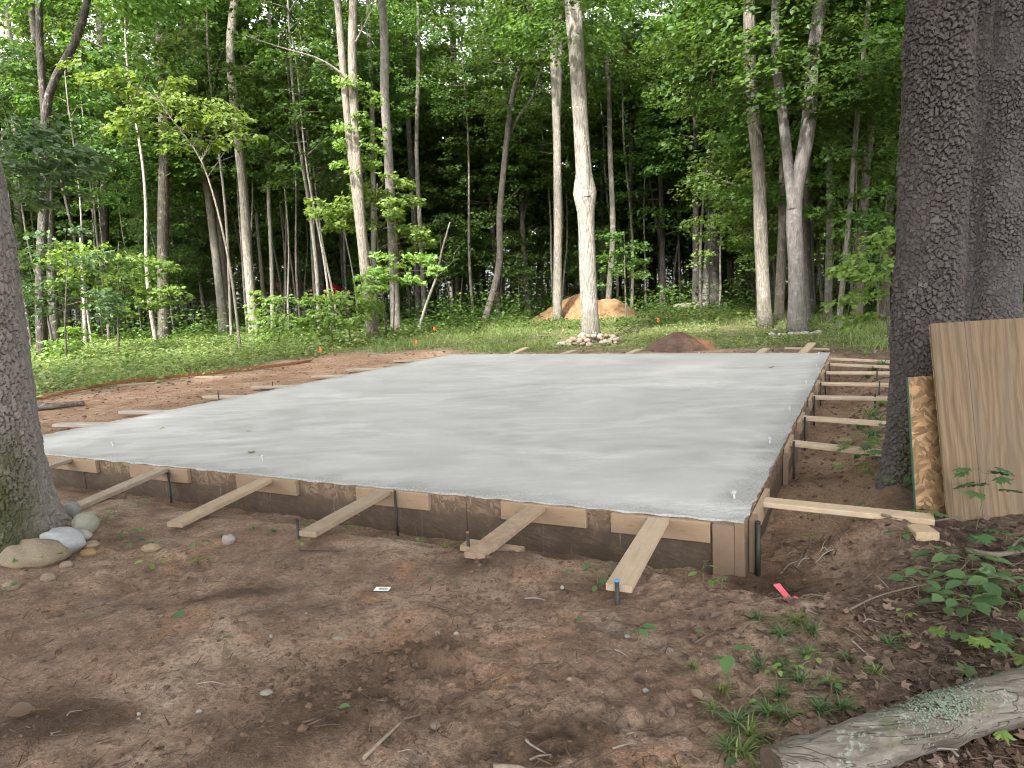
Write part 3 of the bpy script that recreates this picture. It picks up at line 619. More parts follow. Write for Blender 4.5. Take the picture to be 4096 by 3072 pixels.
mb = MB(); mb.box(0.006, .60, .05, .066, 0, 1.0); link('board_face', mb.mesh('board_face', 'osb_board'), ot)
mb = MB(); mb.box(-.0, .0055, .049, .067, 0, 1.0); link('painted_edge', mb.mesh('painted_edge', 'green_paint'), ot)

# ------------------------------------------------------------------ near trunks with modelled bark plates
def near_trunk(path, rad, zfine, cell, depth, seed, kind='plate', flare=.35, moss_dir=None, moss_h=.8, dth=.0072):
    path = np.array(path, float); zz = path[:, 2]
    nz_ = int((zfine - zz[0]) / dth); zs = np.linspace(zz[0], zfine, nz_)
    cx = np.interp(zs, zz, path[:, 0]); cy = np.interp(zs, zz, path[:, 1]); rr = np.interp(zs, zz, rad)
    R0 = float(np.mean(rr)); nth = int(2 * math.pi * R0 / dth); th = np.linspace(0, 2 * np.pi, nth, endpoint=False)
    TH, ZZ = np.meshgrid(th, zs); RR = rr[:, None] * np.ones_like(TH)
    g0 = zz[0] + .12; hh = np.clip(ZZ - g0, 0, None)
    butt = (.5 + .5 * np.sin(TH * 4 + seed) * .7 + .3 * np.sin(TH * 7 + seed * 2))
    RR = RR * (1 + flare * np.exp(-hh / .22) * (.45 + butt)); RR = RR * (1 + .025 * np.sin(2 * TH + seed) + .02 * np.sin(3 * TH + ZZ * 1.3))
    ncol = max(8, int(2 * math.pi * R0 / cell[0])); U = TH / (2 * np.pi) * ncol + .45 * fbm(TH * R0 * 30, ZZ * 24, seed + 2, 2); Vv = ZZ / cell[1] + .5 * vnoise(TH * 5, ZZ * 4, seed + 1) + .35 * fbm(TH * R0 * 30, ZZ * 26, seed + 4, 2)
    iu = np.floor(U).astype(int); iv = np.floor(Vv).astype(int)
    d1 = np.full(U.shape, 9.0); d2 = np.full(U.shape, 9.0); pid = np.zeros(U.shape); ly = np.zeros(U.shape); lx = np.zeros(U.shape)
    for du in (-1, 0, 1):
        for dv in (-1, 0, 1):
            ku = (iu + du) % ncol; kv = iv + dv
            px = iu + du + .5 + .85 * (hsh(ku, kv, seed) - .5); py = kv + .5 + .85 * (hsh(ku, kv, seed + 7) - .5) + .5 * (ku % 2)
            d = np.hypot(U - px, Vv - py); nr = d < d1
            d2 = np.where(nr, d1, np.minimum(d2, d)); ly = np.where(nr, Vv - py, ly); lx = np.where(nr, U - px, lx)
            pid = np.where(nr, hsh(ku, kv, seed + 13), pid); d1 = np.minimum(d1, d)
    e_ = sst(.0, .17, d2 - d1)
    disp = depth * (e_ * (.55 + .75 * pid) - (ly * .75 + lx * (pid - .5)) * e_ * .7) + depth * .35 * vnoise(TH * R0 * 90, ZZ * 90, seed + 3)
    RR = RR + disp * (.7 + .9 * sst(-.2, .3, fbm(TH * R0 * 5, ZZ * 2.5, seed + 9, 2))) + .018 * fbm(TH * R0 * 9, ZZ * 1.8, seed + 11, 3)
    Vx = np.stack([cx[:, None] + RR * np.cos(TH), cy[:, None] + RR * np.sin(TH), ZZ], -1)
    idx = np.arange(nz_ * nth).reshape(nz_, nth); nxt = np.roll(idx, -1, 1)
    F = np.stack([idx[:-1], nxt[:-1], nxt[1:], idx[1:]], -1).reshape(-1, 4)
    moss = np.zeros(TH.shape)
    if moss_dir is not None:
        fac = np.clip(np.cos(TH - moss_dir), 0, 1) ** .7; moss = fac * (1 - sst(moss_h * .35, moss_h, hh + .35 * fbm(TH * 3, ZZ * 3, seed + 5))) 
    me = fast('trunk', Vx.reshape(-1, 3), [F], 'plated_bark', {'plate': (pid * e_).ravel(), 'moss': moss.ravel()}, False)
    return me, (float(np.interp(zfine, zz, path[:, 0])), float(np.interp(zfine, zz, path[:, 1])), zfine, float(np.interp(zfine, zz, rad)))

# ------------------------------------------------------------------ foliage stock (shared meshes)
CAN = []          # crowns alone, origin at crown foot
def crown_mesh(h, r, nb, nl, size, kind, mat, mid=.45):
    P, D, N = [], [], []; limbs = []
    for i in range(nb):
        z = h * (rng.random() ** .85); rel = z / h; rad = r * (math.sin(math.pi * min(1, .16 + .80 * rel)) ** .7) * rng.uniform(.55, 1.1)
        an = rng.random() * 2 * math.pi; d = np.array([math.cos(an), math.sin(an), rng.uniform(.05, .45)])
        s0 = np.array([0, 0, max(0, z - rad * .5)]); limbs.append((s0, d, rad))
        for q in range(3):
            c = s0 + d * rad * (.30 + .28 * q) + rng.normal(0, .16, 3); da = an + rng.uniform(-.9, .9)
            L = rng.uniform(.55, 1.15) * (.6 + .2 * r)
            p_, d_, n_ = spray_pts(c, (math.cos(da), math.sin(da), rng.uniform(-.1, .15)), L, L * .55, nl, .12); P.append(p_); D.append(d_); N.append(n_)
    P = np.concatenate(P); n = len(P); tone = np.clip(rng.normal(.45, .22, n), 0, 1)
    return leaf_mesh('crown', P, np.concatenate(D), np.concatenate(N), rng.uniform(.75, 1.25, n) * size, kind, mat, tone), limbs
def limb_tubes(mb, limbs, base, r0, step=1):
    for (s0, d, rad) in limbs[::step]:
        p0 = np.array(base) + s0; p1 = p0 + d * rad * .55 + rng.normal(0, .08, 3); p2 = p0 + d * rad + rng.normal(0, .15, 3); mb.tube([p0, p1, p2], [r0 * .35, r0 * .2, r0 * .07], 5, False)
for i in range(6): CAN.append(crown_mesh(8.5, 3.6, 62, 46, .175, 'quad', 'leaf_canopy'))
TALL = []         # whole forest trees: trunk (with limbs) + crown
for i in range(7):
    h0 = [4.6, 6.0, 3.6, 6.8, 5.2, 3.0, 6.2][i]; hc = [11, 10, 12, 10, 11, 11, 9.5][i]; r = .13 + .022 * (i % 4)
    cm, limbs = crown_mesh(hc, [3.2, 2.7, 3.4, 3.0, 2.6, 3.2, 2.8][i], 82, 46, .195, 'quad', 'leaf_canopy')
    V = np.empty(len(cm.vertices) * 3, np.float32); cm.vertices.foreach_get('co', V); V = V.reshape(-1, 3)
    sway = [rng.uniform(-.5, .5) for _ in range(4)]
    fx = lambda z: sway[0] * math.sin(z * .25) * .5 + sway[1] * (z / 14) ** 2; fy = lambda z: sway[2] * math.sin(z * .22 + 1) * .5 + sway[3] * (z / 14) ** 2
    tx, ty = fx(h0), fy(h0); V[:, 0] += tx; V[:, 1] += ty; V[:, 2] += h0; cm.vertices.foreach_set('co', V.ravel()); cm.update()
    mb = MB(); zs = np.linspace(-.25, h0 + hc * .8, 22)
    mb.tube([(fx(z) - fx(0), fy(z) - fy(0), z) for z in zs], [r * (1 - .045 * max(0, z)) + .10 * math.exp(-max(0, z) / .3) * (z < 2) + .005 if z < 18 else .02 for z in zs], 11, True, .05, i)
    limb_tubes(mb, limbs, (tx, ty, h0), r, 3)
    if i % 2 == 0:                                     # a second leader
        zf = h0 * .75; mb.tube([(fx(zf), fy(zf), zf), (fx(zf) + .35, fy(zf) + .1, zf + 1.4), (fx(zf) + .75, fy(zf) + .2, zf + 3.6), (fx(zf) + 1.0, fy(zf) + .2, zf + 6)], [r * .6, r * .55, r * .42, r * .15], 8, False, .05, i)
    TALL.append((mb.mesh('trunk', 'bark_smooth' if i % 3 else 'bark_scaly', True, {'moss': [0.0] * len(mb.V)}), cm))
UND = []          # understory maples with layered sprays
for i in range(6):
    h = [6.5, 8.0, 5.0, 7.2, 4.2, 9.0][i]; P, D, N = [], [], []; mb = MB(); lean = rng.uniform(-.5, .5, 2)
    stem = lambda z: np.array([lean[0] * (z / h) ** 1.5 + .12 * math.sin(z * .9 + i), lean[1] * (z / h) ** 1.5 + .1 * math.cos(z * .8), z])
    zs = np.linspace(-.1, h * .97, 12); mb.tube([stem(z) for z in zs], [.048 * (h / 6) * (1 - .85 * max(0, z) / h) + .004 for z in zs], 8, False, .04, i)
    for k in range(int(h * 3.6)):
        z = h * rng.uniform(.25, 1.0) ** .8; an = rng.uniform(0, 6.283); rad = (.35 + .8 * math.sin(math.pi * min(.95, (z / h) ** 1.3))) * rng.uniform(.5, 1.9) * (h / 6.5); s0 = stem(z); d = np.array([math.cos(an), math.sin(an), rng.uniform(.05, .6)])
        tip = s0 + d * rad; mb.tube([s0, s0 + d * rad * .5 + (0, 0, .05), tip], [.012, .008, .003], 4, False)
        for q in range(3):
            c = s0 + d * rad * (.25 + .33 * q) + rng.normal(0, .12, 3); da = an + rng.uniform(-1.2, 1.2); L = rng.uniform(.6, 1.25); p_, d_, n_ = spray_pts(c, (math.cos(da), math.sin(da), 0.0), L, L * .6, 36, .16); P.append(p_); D.append(d_); N.append(n_)
    P = np.concatenate(P); n = len(P)
    cm = leaf_mesh('crown', P, np.concatenate(D), np.concatenate(N), rng.uniform(.7, 1.25, n) * .135, 'lobe3', 'leaf_canopy' if i % 3 else 'leaf_bright', np.clip(rng.normal(.5, .2, n), 0, 1))
    UND.append((mb.mesh('trunk', 'bark_smooth', True, {'moss': [0.0] * len(mb.V)}), cm))

SLIM = []
for i in range(4):
    h0 = [8.5, 7.0, 9.5, 6.0][i]; r = [.065, .05, .075, .045][i]; cm, limbs = crown_mesh(5.0, 1.9, 26, 36, .16, 'quad', 'leaf_canopy'); lean = rng.uniform(-.9, .9, 2)
    V = np.empty(len(cm.vertices) * 3, np.float32); cm.vertices.foreach_get('co', V); V = V.reshape(-1, 3); V += np.array([lean[0] * (h0 / 12) ** 1.4, lean[1] * (h0 / 12) ** 1.4, h0]); cm.vertices.foreach_set('co', V.ravel()); cm.update()
    mb = MB(); zs = np.linspace(-.2, h0 + 4.2, 20); mb.tube([(lean[0] * (max(0, z) / 12) ** 1.4 + .10 * math.sin(z * .8 + i), lean[1] * (max(0, z) / 12) ** 1.4 + .08 * math.sin(z * .6), z) for z in zs], [r * (1 - .055 * max(0, z)) + .03 * math.exp(-max(0, z) / .2) + .004 for z in zs], 9, True, .05, i); limb_tubes(mb, limbs, (lean[0] * (h0 / 12) ** 1.4, lean[1] * (h0 / 12) ** 1.4, h0), r, 2)
    SLIM.append((mb.mesh('trunk', 'bark_smooth', True, {'moss': [0.0] * len(mb.V)}), cm))
GREYS = [(.22, .195, .165), (.17, .15, .13), (.30, .27, .23), (.13, .115, .10), (.25, .225, .19), (.105, .092, .08)]
TREEPOS = []
def put_tree(kind, x, y, name, label, cat, group, sc=1.0, sz=1.0, col=None):
    st = (TALL if kind == 'tall' else SLIM if kind == 'slim' else UND); tm, cm = st[rnd.randrange(len(st))]
    t = empty(name, (x, y, gz(x, y)), label, cat, group, rnd.uniform(0, 6.28)); t.scale = (sc, sc, sc * sz)
    link('trunk', tm, t, None, None, None, col or rnd.choice(GREYS)); link('crown', cm, t); TREEPOS.append((x, y)); return t

# ------------------------------------------------------------------ trees traced one by one
def px2m(w, Y): return w * 4096 / 2212 * Y / FOC
def bez(path, n):
    path = np.array(path, float); d = np.r_[0, np.cumsum(np.linalg.norm(np.diff(path, axis=0), axis=1))]; t = np.linspace(0, d[-1], n)
    out = np.stack([np.interp(t, d, path[:, k]) for k in range(3)], 1)
    for _ in range(2): out[1:-1] = .25 * out[:-2] + .5 * out[1:-1] + .25 * out[2:]
    return out
def traced_tree(pts, w0, w1, col, label, bark='bark_smooth', forks=(), branches=(), crown=True, Y=None, name='forest_tree', group=None, moss=0.0, bulge=None, ext=7.0, csc=1.15, cz=-3.0, flare=.45):
    g = G(pts[0][0], pts[0][1], -.11); Yb = Y or min(g[1], 56.0); b = atY(pts[0][0], pts[0][1], Yb)
    zb = gz(b[0], Yb); t = empty(name, (b[0], Yb, zb), label, 'tree', group); org = np.array([b[0], Yb, zb]); TREEPOS.append((b[0], Yb))
    P = [np.array([0, 0, -.2]), np.array([0, 0, .12])]
    for k, (u, v) in enumerate(pts[1:]):
        q = atY(u, v, Yb) - org; q[1] = .25 * math.sin(k * 1.7 + u) * min(1, q[2] / 4); P.append(q)
    top = P[-1].copy(); dirv = P[-1] - P[-2]; dirv /= np.linalg.norm(dirv)
    if crown and ext:
        P.append(top + (dirv * .5 + np.array([0, 0, .5])) * ext * .5); P.append(top + np.array([dirv[0] * .35, 0, 1.0]) * ext)
    path = bez(P, 30); r0 = px2m(w0, Yb) / 2; r1 = px2m(w1, Yb) / 2; zt = max(1.0, top[2]); hh = np.clip(path[:, 2], 0, None)
    rad = r0 + (r1 - r0) * np.clip(hh / zt, 0, 1); rad = np.where(hh > zt, r1 * np.clip(1 - .8 * (hh - zt) / max(.1, ext), .12, 1), rad); rad = rad + r0 * flare * np.exp(-hh / (.9 * r0 + .06))
    if bulge is not None:
        zb_ = (atY(bulge[0], bulge[1], Yb) - org)[2]; rad = rad + r0 * bulge[2] * np.exp(-((path[:, 2] - zb_) / bulge[3]) ** 2)
    mb = MB(); mb.tube(path, rad, 16, True, .045, pts[0][0])
    allp = [path]
    for fk in forks:
        fp = [atY(u, v, Yb) - org for (u, v) in fk[0]]
        for k, q in enumerate(fp): q[1] += .12 * k * fk[3] if len(fk) > 3 else .05 * k
        if crown and fk[0][-1][1] < 40:
            dv = fp[-1] - fp[-2]; fp.append(fp[-1] + dv / np.linalg.norm(dv) * 3 + np.array([0, 0, 1.0]))
        fp = bez(fp, 14); mb.tube(fp, np.linspace(px2m(fk[1], Yb) / 2, px2m(fk[2], Yb) / 2, 14), 12, False, .05, 3)
    for bk in branches:
        fp = [atY(u, v, Yb) - org for (u, v) in bk[0]]
        for k, q in enumerate(fp): q[1] -= .25 * k
        fp = bez(fp, 10); mb.tube(fp, np.linspace(px2m(bk[1], Yb) / 2, .006, 10), 6, False, .05, 1)
        for s in range(3):
            q = fp[4 + s * 2]; dd = np.array([rng.uniform(-.5, .5), rng.uniform(-.3, .1), rng.uniform(.1, .9)]) * 1.1; mb.tube([q, q + dd * .5 + rng.normal(0, .1, 3), q + dd], [.014, .009, .003], 4, False)
    V = np.array(mb.V); mo = moss * (1 - sst(.1, .7, V[:, 2]))
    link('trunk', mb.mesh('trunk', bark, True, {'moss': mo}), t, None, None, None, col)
    if crown:
        cm = CAN[rnd.randrange(len(CAN))][0]; link('crown', cm, t, (top[0] + dirv[0] * 1.0, 0, top[2] + cz), (0, 0, rnd.uniform(0, 6.28)), csc * rnd.uniform(.75, .95))
    return t
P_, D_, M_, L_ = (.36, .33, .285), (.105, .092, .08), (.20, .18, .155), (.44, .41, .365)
traced_tree([(1278, 737), (1271, 610), (1268, 480), (1267, 425), (1259, 300), (1247, 150), (1240, 0)], 37, 29, (.40, .37, .32), 'stout sunlit trunk with a swollen burl, ringed with stones', forks=[([(1267, 425), (1262, 340), (1247, 200), (1236, 80), (1230, 0)], 22, 16)], moss=.9, bulge=(1267, 425, .55, .33), csc=1.0, cz=-1.0)
traced_tree([(1204, 694), (1205, 500), (1203, 300), (1198, 150), (1192, 0)], 19, 15, (.33, .30, .25), 'straight slim trunk standing in front of the sand pile', forks=[([(1203, 330), (1208, 200), (1212, 60), (1213, 0)], 11, 9)], moss=.5)
traced_tree([(1163, 674), (1168, 520), (1170, 380), (1172, 200), (1165, 80)], 13, 10, (.25, .225, .2), 'scaly dark trunk with a fork beside the slim sunlit trunk', 'bark_scaly', forks=[([(1171, 480), (1182, 390), (1192, 300)], 8, 6)])
traced_tree([(1045, 698), (1066, 637), (1083, 562), (1077, 480), (1092, 330), (1104, 215), (1130, 120)], 15, 10, (.24, .205, .18), 'strongly curved trunk bending like a bow at the edge of the grass', 'bark_scaly', forks=[([(1095, 300), (1120, 250), (1150, 215), (1175, 130)], 8, 4)])
traced_tree([(1110, 676), (1104, 500), (1098, 300), (1092, 0)], 11, 9, (.2, .18, .155), 'slim grey trunk rising just beside the bow-shaped trunk')
traced_tree([(1311, 662), (1325, 500), (1318, 330), (1315, 180), (1300, 60)], 13, 9, M_, 'bending grey trunk behind the burled tree and sand pile', 'bark_scaly', Y=39)
traced_tree([(1363, 662), (1362, 400), (1360, 120)], 10, 8, D_, 'dark straight trunk with brush at its foot beyond the sand pile', 'bark_scaly', Y=45)
traced_tree([(1463, 645), (1470, 400), (1490, 200), (1495, 60)], 12, 9, D_, 'dark trunk beyond the fallen log in deep shade', Y=52)
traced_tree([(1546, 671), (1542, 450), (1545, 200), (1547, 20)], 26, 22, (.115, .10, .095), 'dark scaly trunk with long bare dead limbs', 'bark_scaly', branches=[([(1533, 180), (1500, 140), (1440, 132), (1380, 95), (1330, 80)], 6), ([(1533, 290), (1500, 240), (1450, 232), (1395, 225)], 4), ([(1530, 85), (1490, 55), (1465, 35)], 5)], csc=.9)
traced_tree([(1524, 664), (1528, 560), (1533, 470), (1537, 385)], 15, 9, L_, 'pale barkless snag leaning on the dark scaly trunk', crown=False, name='dead_snag')
traced_tree([(1653, 709), (1648, 550), (1638, 350), (1625, 180), (1619, 0)], 29, 24, (.35, .315, .265), 'tall tan trunk with mossy foot beside the twin-stemmed tree', moss=1.0)
traced_tree([(1682, 696), (1690, 500), (1695, 300), (1705, 0)], 20, 17, (.27, .24, .2), 'second tan trunk sharing a mossy foot with its neighbour', moss=1.0)
traced_tree([(1722, 718), (1719, 560), (1716, 440), (1742, 280), (1762, 120), (1780, 0)], 36, 25, (.30, .275, .26), 'scaly trunk forking into two stems, stones at its foot', 'bark_scaly', forks=[([(1713, 450), (1702, 330), (1695, 230), (1678, 120), (1678, 60), (1686, 0)], 22, 13, .6)], moss=.4)
traced_tree([(1746, 694), (1742, 480), (1750, 250)], 11, 8, M_, 'thin grey trunk directly behind the forking scaly tree')
traced_tree([(1788, 692), (1790, 450), (1797, 200), (1796, 0)], 16, 12, (.235, .215, .185), 'upright grey trunk with a ragged stump foot')
traced_tree([(1810, 713), (1828, 520), (1860, 250), (1875, 0)], 12, 9, (.28, .26, .22), 'thin mottled trunk leaning towards the big plated trunks')
traced_tree([(1853, 702), (1868, 500), (1885, 300), (1915, 100), (1930, 0)], 18, 15, (.21, .185, .155), 'leaning brown trunk nearest the big plated trunk')
traced_tree([(1932, 640), (1930, 400), (1935, 100)], 15, 12, (.17, .14, .12), 'reddish trunk half hidden behind the big plated trunk', Y=34)
traced_tree([(856, 726), (851, 600), (846, 450), (838, 300), (830, 190), (834, 70), (822, 0)], 21, 16, (.34, .30, .27), 'sunlit scaly trunk with a kink standing near the small orange flag', 'bark_scaly', cz=.5)
traced_tree([(808, 737), (795, 640), (777, 450), (764, 260), (758, 100), (762, 0)], 25, 17, (.30, .265, .22), 'old split trunk with vine leaves and a broken upper stem', forks=[([(785, 560), (768, 420), (747, 240), (737, 120), (729, 30)], 18, 12)], branches=[([(745, 165), (700, 130), (620, 115), (540, 90)], 6), ([(770, 90), (785, 70), (800, 50)], 6)], moss=.4, cz=1.2, csc=.8)
traced_tree([(811, 690), (808, 560), (806, 300), (800, 100)], 12, 9, L_, 'pale trunk showing behind the old split trunk', Y=42)
traced_tree([(905, 697), (893, 450), (882, 250), (872, 0)], 13, 10, D_, 'dark trunk behind the leaning pale sapling')
traced_tree([(918, 700), (908, 500), (898, 330), (905, 120)], 10, 8, M_, 'grey trunk twinned with the dark trunk by the pale sapling')
traced_tree([(905, 717), (922, 655), (942, 600), (955, 540), (972, 480)], 7, 3, (.52, .49, .42), 'thin pale dead sapling leaning beside the orange flag', crown=False, name='dead_sapling', branches=[([(940, 600), (955, 590), (985, 560)], 2)])
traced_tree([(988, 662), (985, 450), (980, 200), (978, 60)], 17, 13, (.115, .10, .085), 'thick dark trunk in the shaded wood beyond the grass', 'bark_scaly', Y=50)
traced_tree([(692, 668), (690, 400), (680, 180), (690, 40)], 15, 12, D_, 'black trunk in front of the red parasol', 'bark_scaly', Y=43)
traced_tree([(748, 660), (732, 420), (704, 250), (690, 90)], 13, 10, (.14, .12, .105), 'dark leaning trunk just beyond the red parasol', 'bark_scaly', Y=46)
traced_tree([(552, 730), (540, 610), (522, 400), (504, 170), (497, 80), (504, 0)], 21, 16, (.37, .335, .28), 'curving sunlit trunk with a swollen foot near the rusty rods', flare=.9, cz=.8, branches=[([(505, 170), (560, 120), (620, 150), (700, 165), (745, 190)], 4)])
traced_tree([(590, 722), (585, 560), (580, 400), (590, 250), (585, 60)], 9, 7, (.46, .43, .38), 'thin pale trunk right beside the curving sunlit trunk')
traced_tree([(575, 716), (566, 610), (548, 400), (540, 250)], 9, 6, (.3, .275, .235), 'thin trunk squeezed between curving trunk and pale trunk')
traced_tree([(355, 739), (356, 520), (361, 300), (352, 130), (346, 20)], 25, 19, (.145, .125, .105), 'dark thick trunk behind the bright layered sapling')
traced_tree([(345, 705), (331, 470), (302, 220), (289, 90), (279, 0)], 16, 13, (.19, .16, .13), 'leaning brown trunk crossing the thick dark trunk')
traced_tree([(427, 690), (410, 420), (402, 330), (400, 60)], 15, 11, (.15, .125, .105), 'dark brown trunk with twin stem behind the thin leaning sapling', forks=[([(422, 650), (398, 500), (394, 380)], 9, 7)])
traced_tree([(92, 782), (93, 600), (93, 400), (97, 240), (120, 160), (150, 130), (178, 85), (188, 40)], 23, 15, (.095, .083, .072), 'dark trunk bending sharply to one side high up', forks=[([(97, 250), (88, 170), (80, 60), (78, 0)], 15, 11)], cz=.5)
traced_tree([(115, 705), (112, 500), (108, 380), (90, 160), (75, 20)], 19, 13, (.13, .115, .10), 'rough dark trunk behind the sharply bent trunk', Y=36)
traced_tree([(58, 690), (48, 560), (36, 400), (24, 150), (18, 20)], 15, 12, (.36, .33, .28), 'pale trunk glimpsed deep in the wood past the mossy trunk', Y=44)
traced_tree([(225, 705), (226, 500), (225, 300), (222, 120), (215, 20)], 20, 15, (.105, .09, .078), 'dark trunk deep behind the layered maple', Y=45)
traced_tree([(186, 757), (182, 640), (178, 500)], 9, 6, (.36, .34, .3), 'short pale stem standing under dark leaf layers', crown=False, name='bare_stem')

# near trunks
def near_tree(pxpts, Y, dia, zfine, cell, depth, seed, col, label, moss_dir, moss_h, flare, ext=13, name='plated_tree', crown_at=None, csc=1.35):
    P = [atY(u, v, Y) for (u, v) in pxpts]; b = P[0]; zb = gz(b[0], Y) - .15; t = empty(name, (b[0], Y, zb + .15), label, 'tree'); org = np.array([b[0], Y, zb + .15]); TREEPOS.append((b[0], Y))
    pts = [np.array([0, 0, -.15])] + [p - org for p in P[1:]]; rad = [dia / 2 * (1 - .02 * max(0, p[2])) for p in pts]
    me, (tx, ty, tz, tr) = near_trunk(pts, rad, zfine, cell, depth, seed, flare=flare, moss_dir=moss_dir, moss_h=moss_h)
    link('trunk', me, t, None, None, None, col)
    d = (pts[-1] - pts[-2]) / np.linalg.norm(pts[-1] - pts[-2]); mb = MB(); path = [np.array([tx, ty, tz - .02]) + d * q + np.array([0, 0, 0.004]) * q * q for q in np.linspace(0, ext, 12)]
    mb.tube(path, [tr * (1.0 - .06 * q) + .006 for q in range(12)], 18, True, .03, seed); link('upper_trunk', mb.mesh('upper_trunk', 'bark_scaly', True, {'moss': [0.0] * len(mb.V)}), t, None, None, None, col)
    cm = CAN[seed % len(CAN)][0]; c = path[6]; link('crown', cm, t, (c[0], c[1], c[2] - 2.0), (0, 0, seed), csc)
    link('crown', CAN[(seed + 2) % len(CAN)][0], t, (c[0] + 1.0, c[1] - 1.2, c[2] + 1.0), (0, 0, seed * 2), csc)
    return t
near_tree([(1985, 1075), (1990, 950), (2006, 600), (2034, 0)], 5.45, .45, 3.6, (.031, .048), .013, 3, (.108, .094, .086), 'massive plated dark trunk with mossy foot beside the strand board strip', -1.35, .8, .18)
near_tree([(2142, 1000), (2150, 690), (2164, 480), (2208, 0)], 6.7, .385, 4.2, (.031, .047), .012, 8, (.125, .114, .11), 'second massive plated trunk rising behind the plywood sheet', None, .5, .3)
near_tree([(2074, 950), (2095, 650), (2134, 200), (2146, 0)], 7.6, .38, 4.6, (.031, .047), .012, 11, (.19, .172, .16), 'paler plated trunk squeezed between the two massive trunks', None, .5, .3)
near_tree([(20, 1185), (14, 1080), (-20, 800), (-80, 390), (-132, 0)], 5.1, .50, 2.8, (.026, .085), .013, 17, (.40, .36, .315), 'mossy grey trunk with flared foot ringed by river stones', -1.6, 1.0, .45, 13, 'mossy_tree', None, 1.35)

# ------------------------------------------------------------------ random forest beyond the edge
PARA = float(ray(722, 625)[0] / ray(722, 625)[1])
def clear(x, y):
    a, b = ab(x, y)
    if y < 23: return True
    if x > 10 and y > 26: return False
    if -7 < x < 10.5 and y < 43: return True
    if x <= -7 and y < 37: return True
    if abs(x / y - PARA) < .022 and y < 50: return True
    if abs(x / y + .355) < .03 and y < 64 and rnd.random() < .6: return True
    return False
def far_enough(x, y, d): return all((x - q[0]) ** 2 + (y - q[1]) ** 2 > d * d for q in TREEPOS)
LMK = [(-60, 'mossy trunk'), (92, 'sharply bent trunk'), (250, 'layered maple'), (355, 'thick dark trunk'), (450, 'leaning bright sapling'), (545, 'curving sunlit trunk'), (640, 'white house'), (722, 'red parasol'), (800, 'old split trunk'), (856, 'kinked scaly trunk'), (930, 'leaning dead sapling'), (990, 'thick shaded trunk'), (1060, 'bow-shaped trunk'), (1120, 'slim grey trunk'), (1204, 'slim sunlit trunk'), (1275, 'burled trunk'), (1340, 'sand pile'), (1430, 'fallen rotting log'), (1546, 'dark scaly trunk'), (1655, 'tan mossy-footed trunk'), (1722, 'forking scaly trunk'), (1800, 'ragged-footed trunk'), (1860, 'leaning brown trunk'), (2000, 'massive plated trunk'), (2140, 'second plated trunk')]
LMK = [(float(ray(u, 620)[0] / ray(u, 620)[1]), n) for u, n in LMK]
SHADE = ['grey-barked', 'dull brown-barked', 'pale-barked', 'dark-barked', 'light grey-barked', 'blackish-barked']; USED = {}
def where_label(kind, x, y, ci, sc):
    nm = min(LMK, key=lambda q: abs(q[0] - x / y))[1]; dist = 'close' if y < 42 else ('well' if y < 62 else 'far')
    size = ('slight' if sc < 1.05 else ('medium' if sc < 1.25 else 'stout')) if kind == 'tall' else ('small' if sc < .9 else ('middling' if sc < 1.1 else 'tall'))
    return f"{size} {SHADE[ci]} {'forest tree' if kind == 'tall' else 'understory maple'} {dist} behind the {nm}"
cnt = 0; tries = 0
while cnt < 240 and tries < 9000:
    tries += 1; y = 26 + 74 * rnd.random() ** 1.15; x = rnd.uniform(-.80 * y - 5, .80 * y + 5)
    if clear(x, y) or not far_enough(x, y, 2.0 if y < 60 else 2.6): continue
    if abs(x / y + .40) < .07 and y > 48 and rnd.random() < .5: continue
    ci = rnd.randrange(6); sc_ = rnd.uniform(.9, 1.45); put_tree('tall', x, y, 'forest_tree', where_label('tall', x, y, ci, sc_), 'tree', 'trees deep in the wood', sc_, rnd.uniform(.9, 1.15), GREYS[ci]); cnt += 1
cnt = 0; tries = 0
while cnt < 215 and tries < 9000:
    tries += 1; y = 25 + 50 * rnd.random() ** 1.3; x = rnd.uniform(-.80 * y - 4, .80 * y + 4)
    if clear(x, y) or not far_enough(x, y, 1.2): continue
    ci = rnd.randrange(6); sc_ = rnd.uniform(.7, 1.25); put_tree('und', x, y, 'understory_maple', where_label('und', x, y, ci, sc_), 'tree', 'understory maples between the trunks', sc_, rnd.uniform(.9, 1.1), GREYS[ci]); cnt += 1
cnt = 0; tries = 0
PALE = [(.34, .31, .27), (.26, .23, .195), (.42, .39, .34), (.2, .175, .15), (.38, .345, .3), (.15, .13, .112)]
while cnt < 150 and tries < 9000:
    tries += 1; y = 25 + 38 * rnd.random() ** 1.1; x = rnd.uniform(-.80 * y - 3, .80 * y + 3)
    if (clear(x, y) and not (y > 30 and (x < -7 or y > 40))) or not far_enough(x, y, .9): continue
    ci = rnd.randrange(6); sc_ = rnd.uniform(.85, 1.3); put_tree('slim', x, y, 'pole_tree', where_label('und', x, y, ci, sc_).replace('understory maple', 'slim pole tree'), 'tree', 'slim pole trees between the trunks', sc_, rnd.uniform(.9, 1.2), PALE[ci]); cnt += 1
for (x, y) in ((12.5, 15.5), (16, 20), (13.8, 24), (19, 27), (10.8, 20.8), (17.0, 15.0)):
    put_tree('und', x, y, 'understory_maple', 'slender understory maple growing in the gap behind the big plated trunks', 'tree', 'maples behind the big plated trunks', rnd.uniform(.8, 1.1), 1.0)
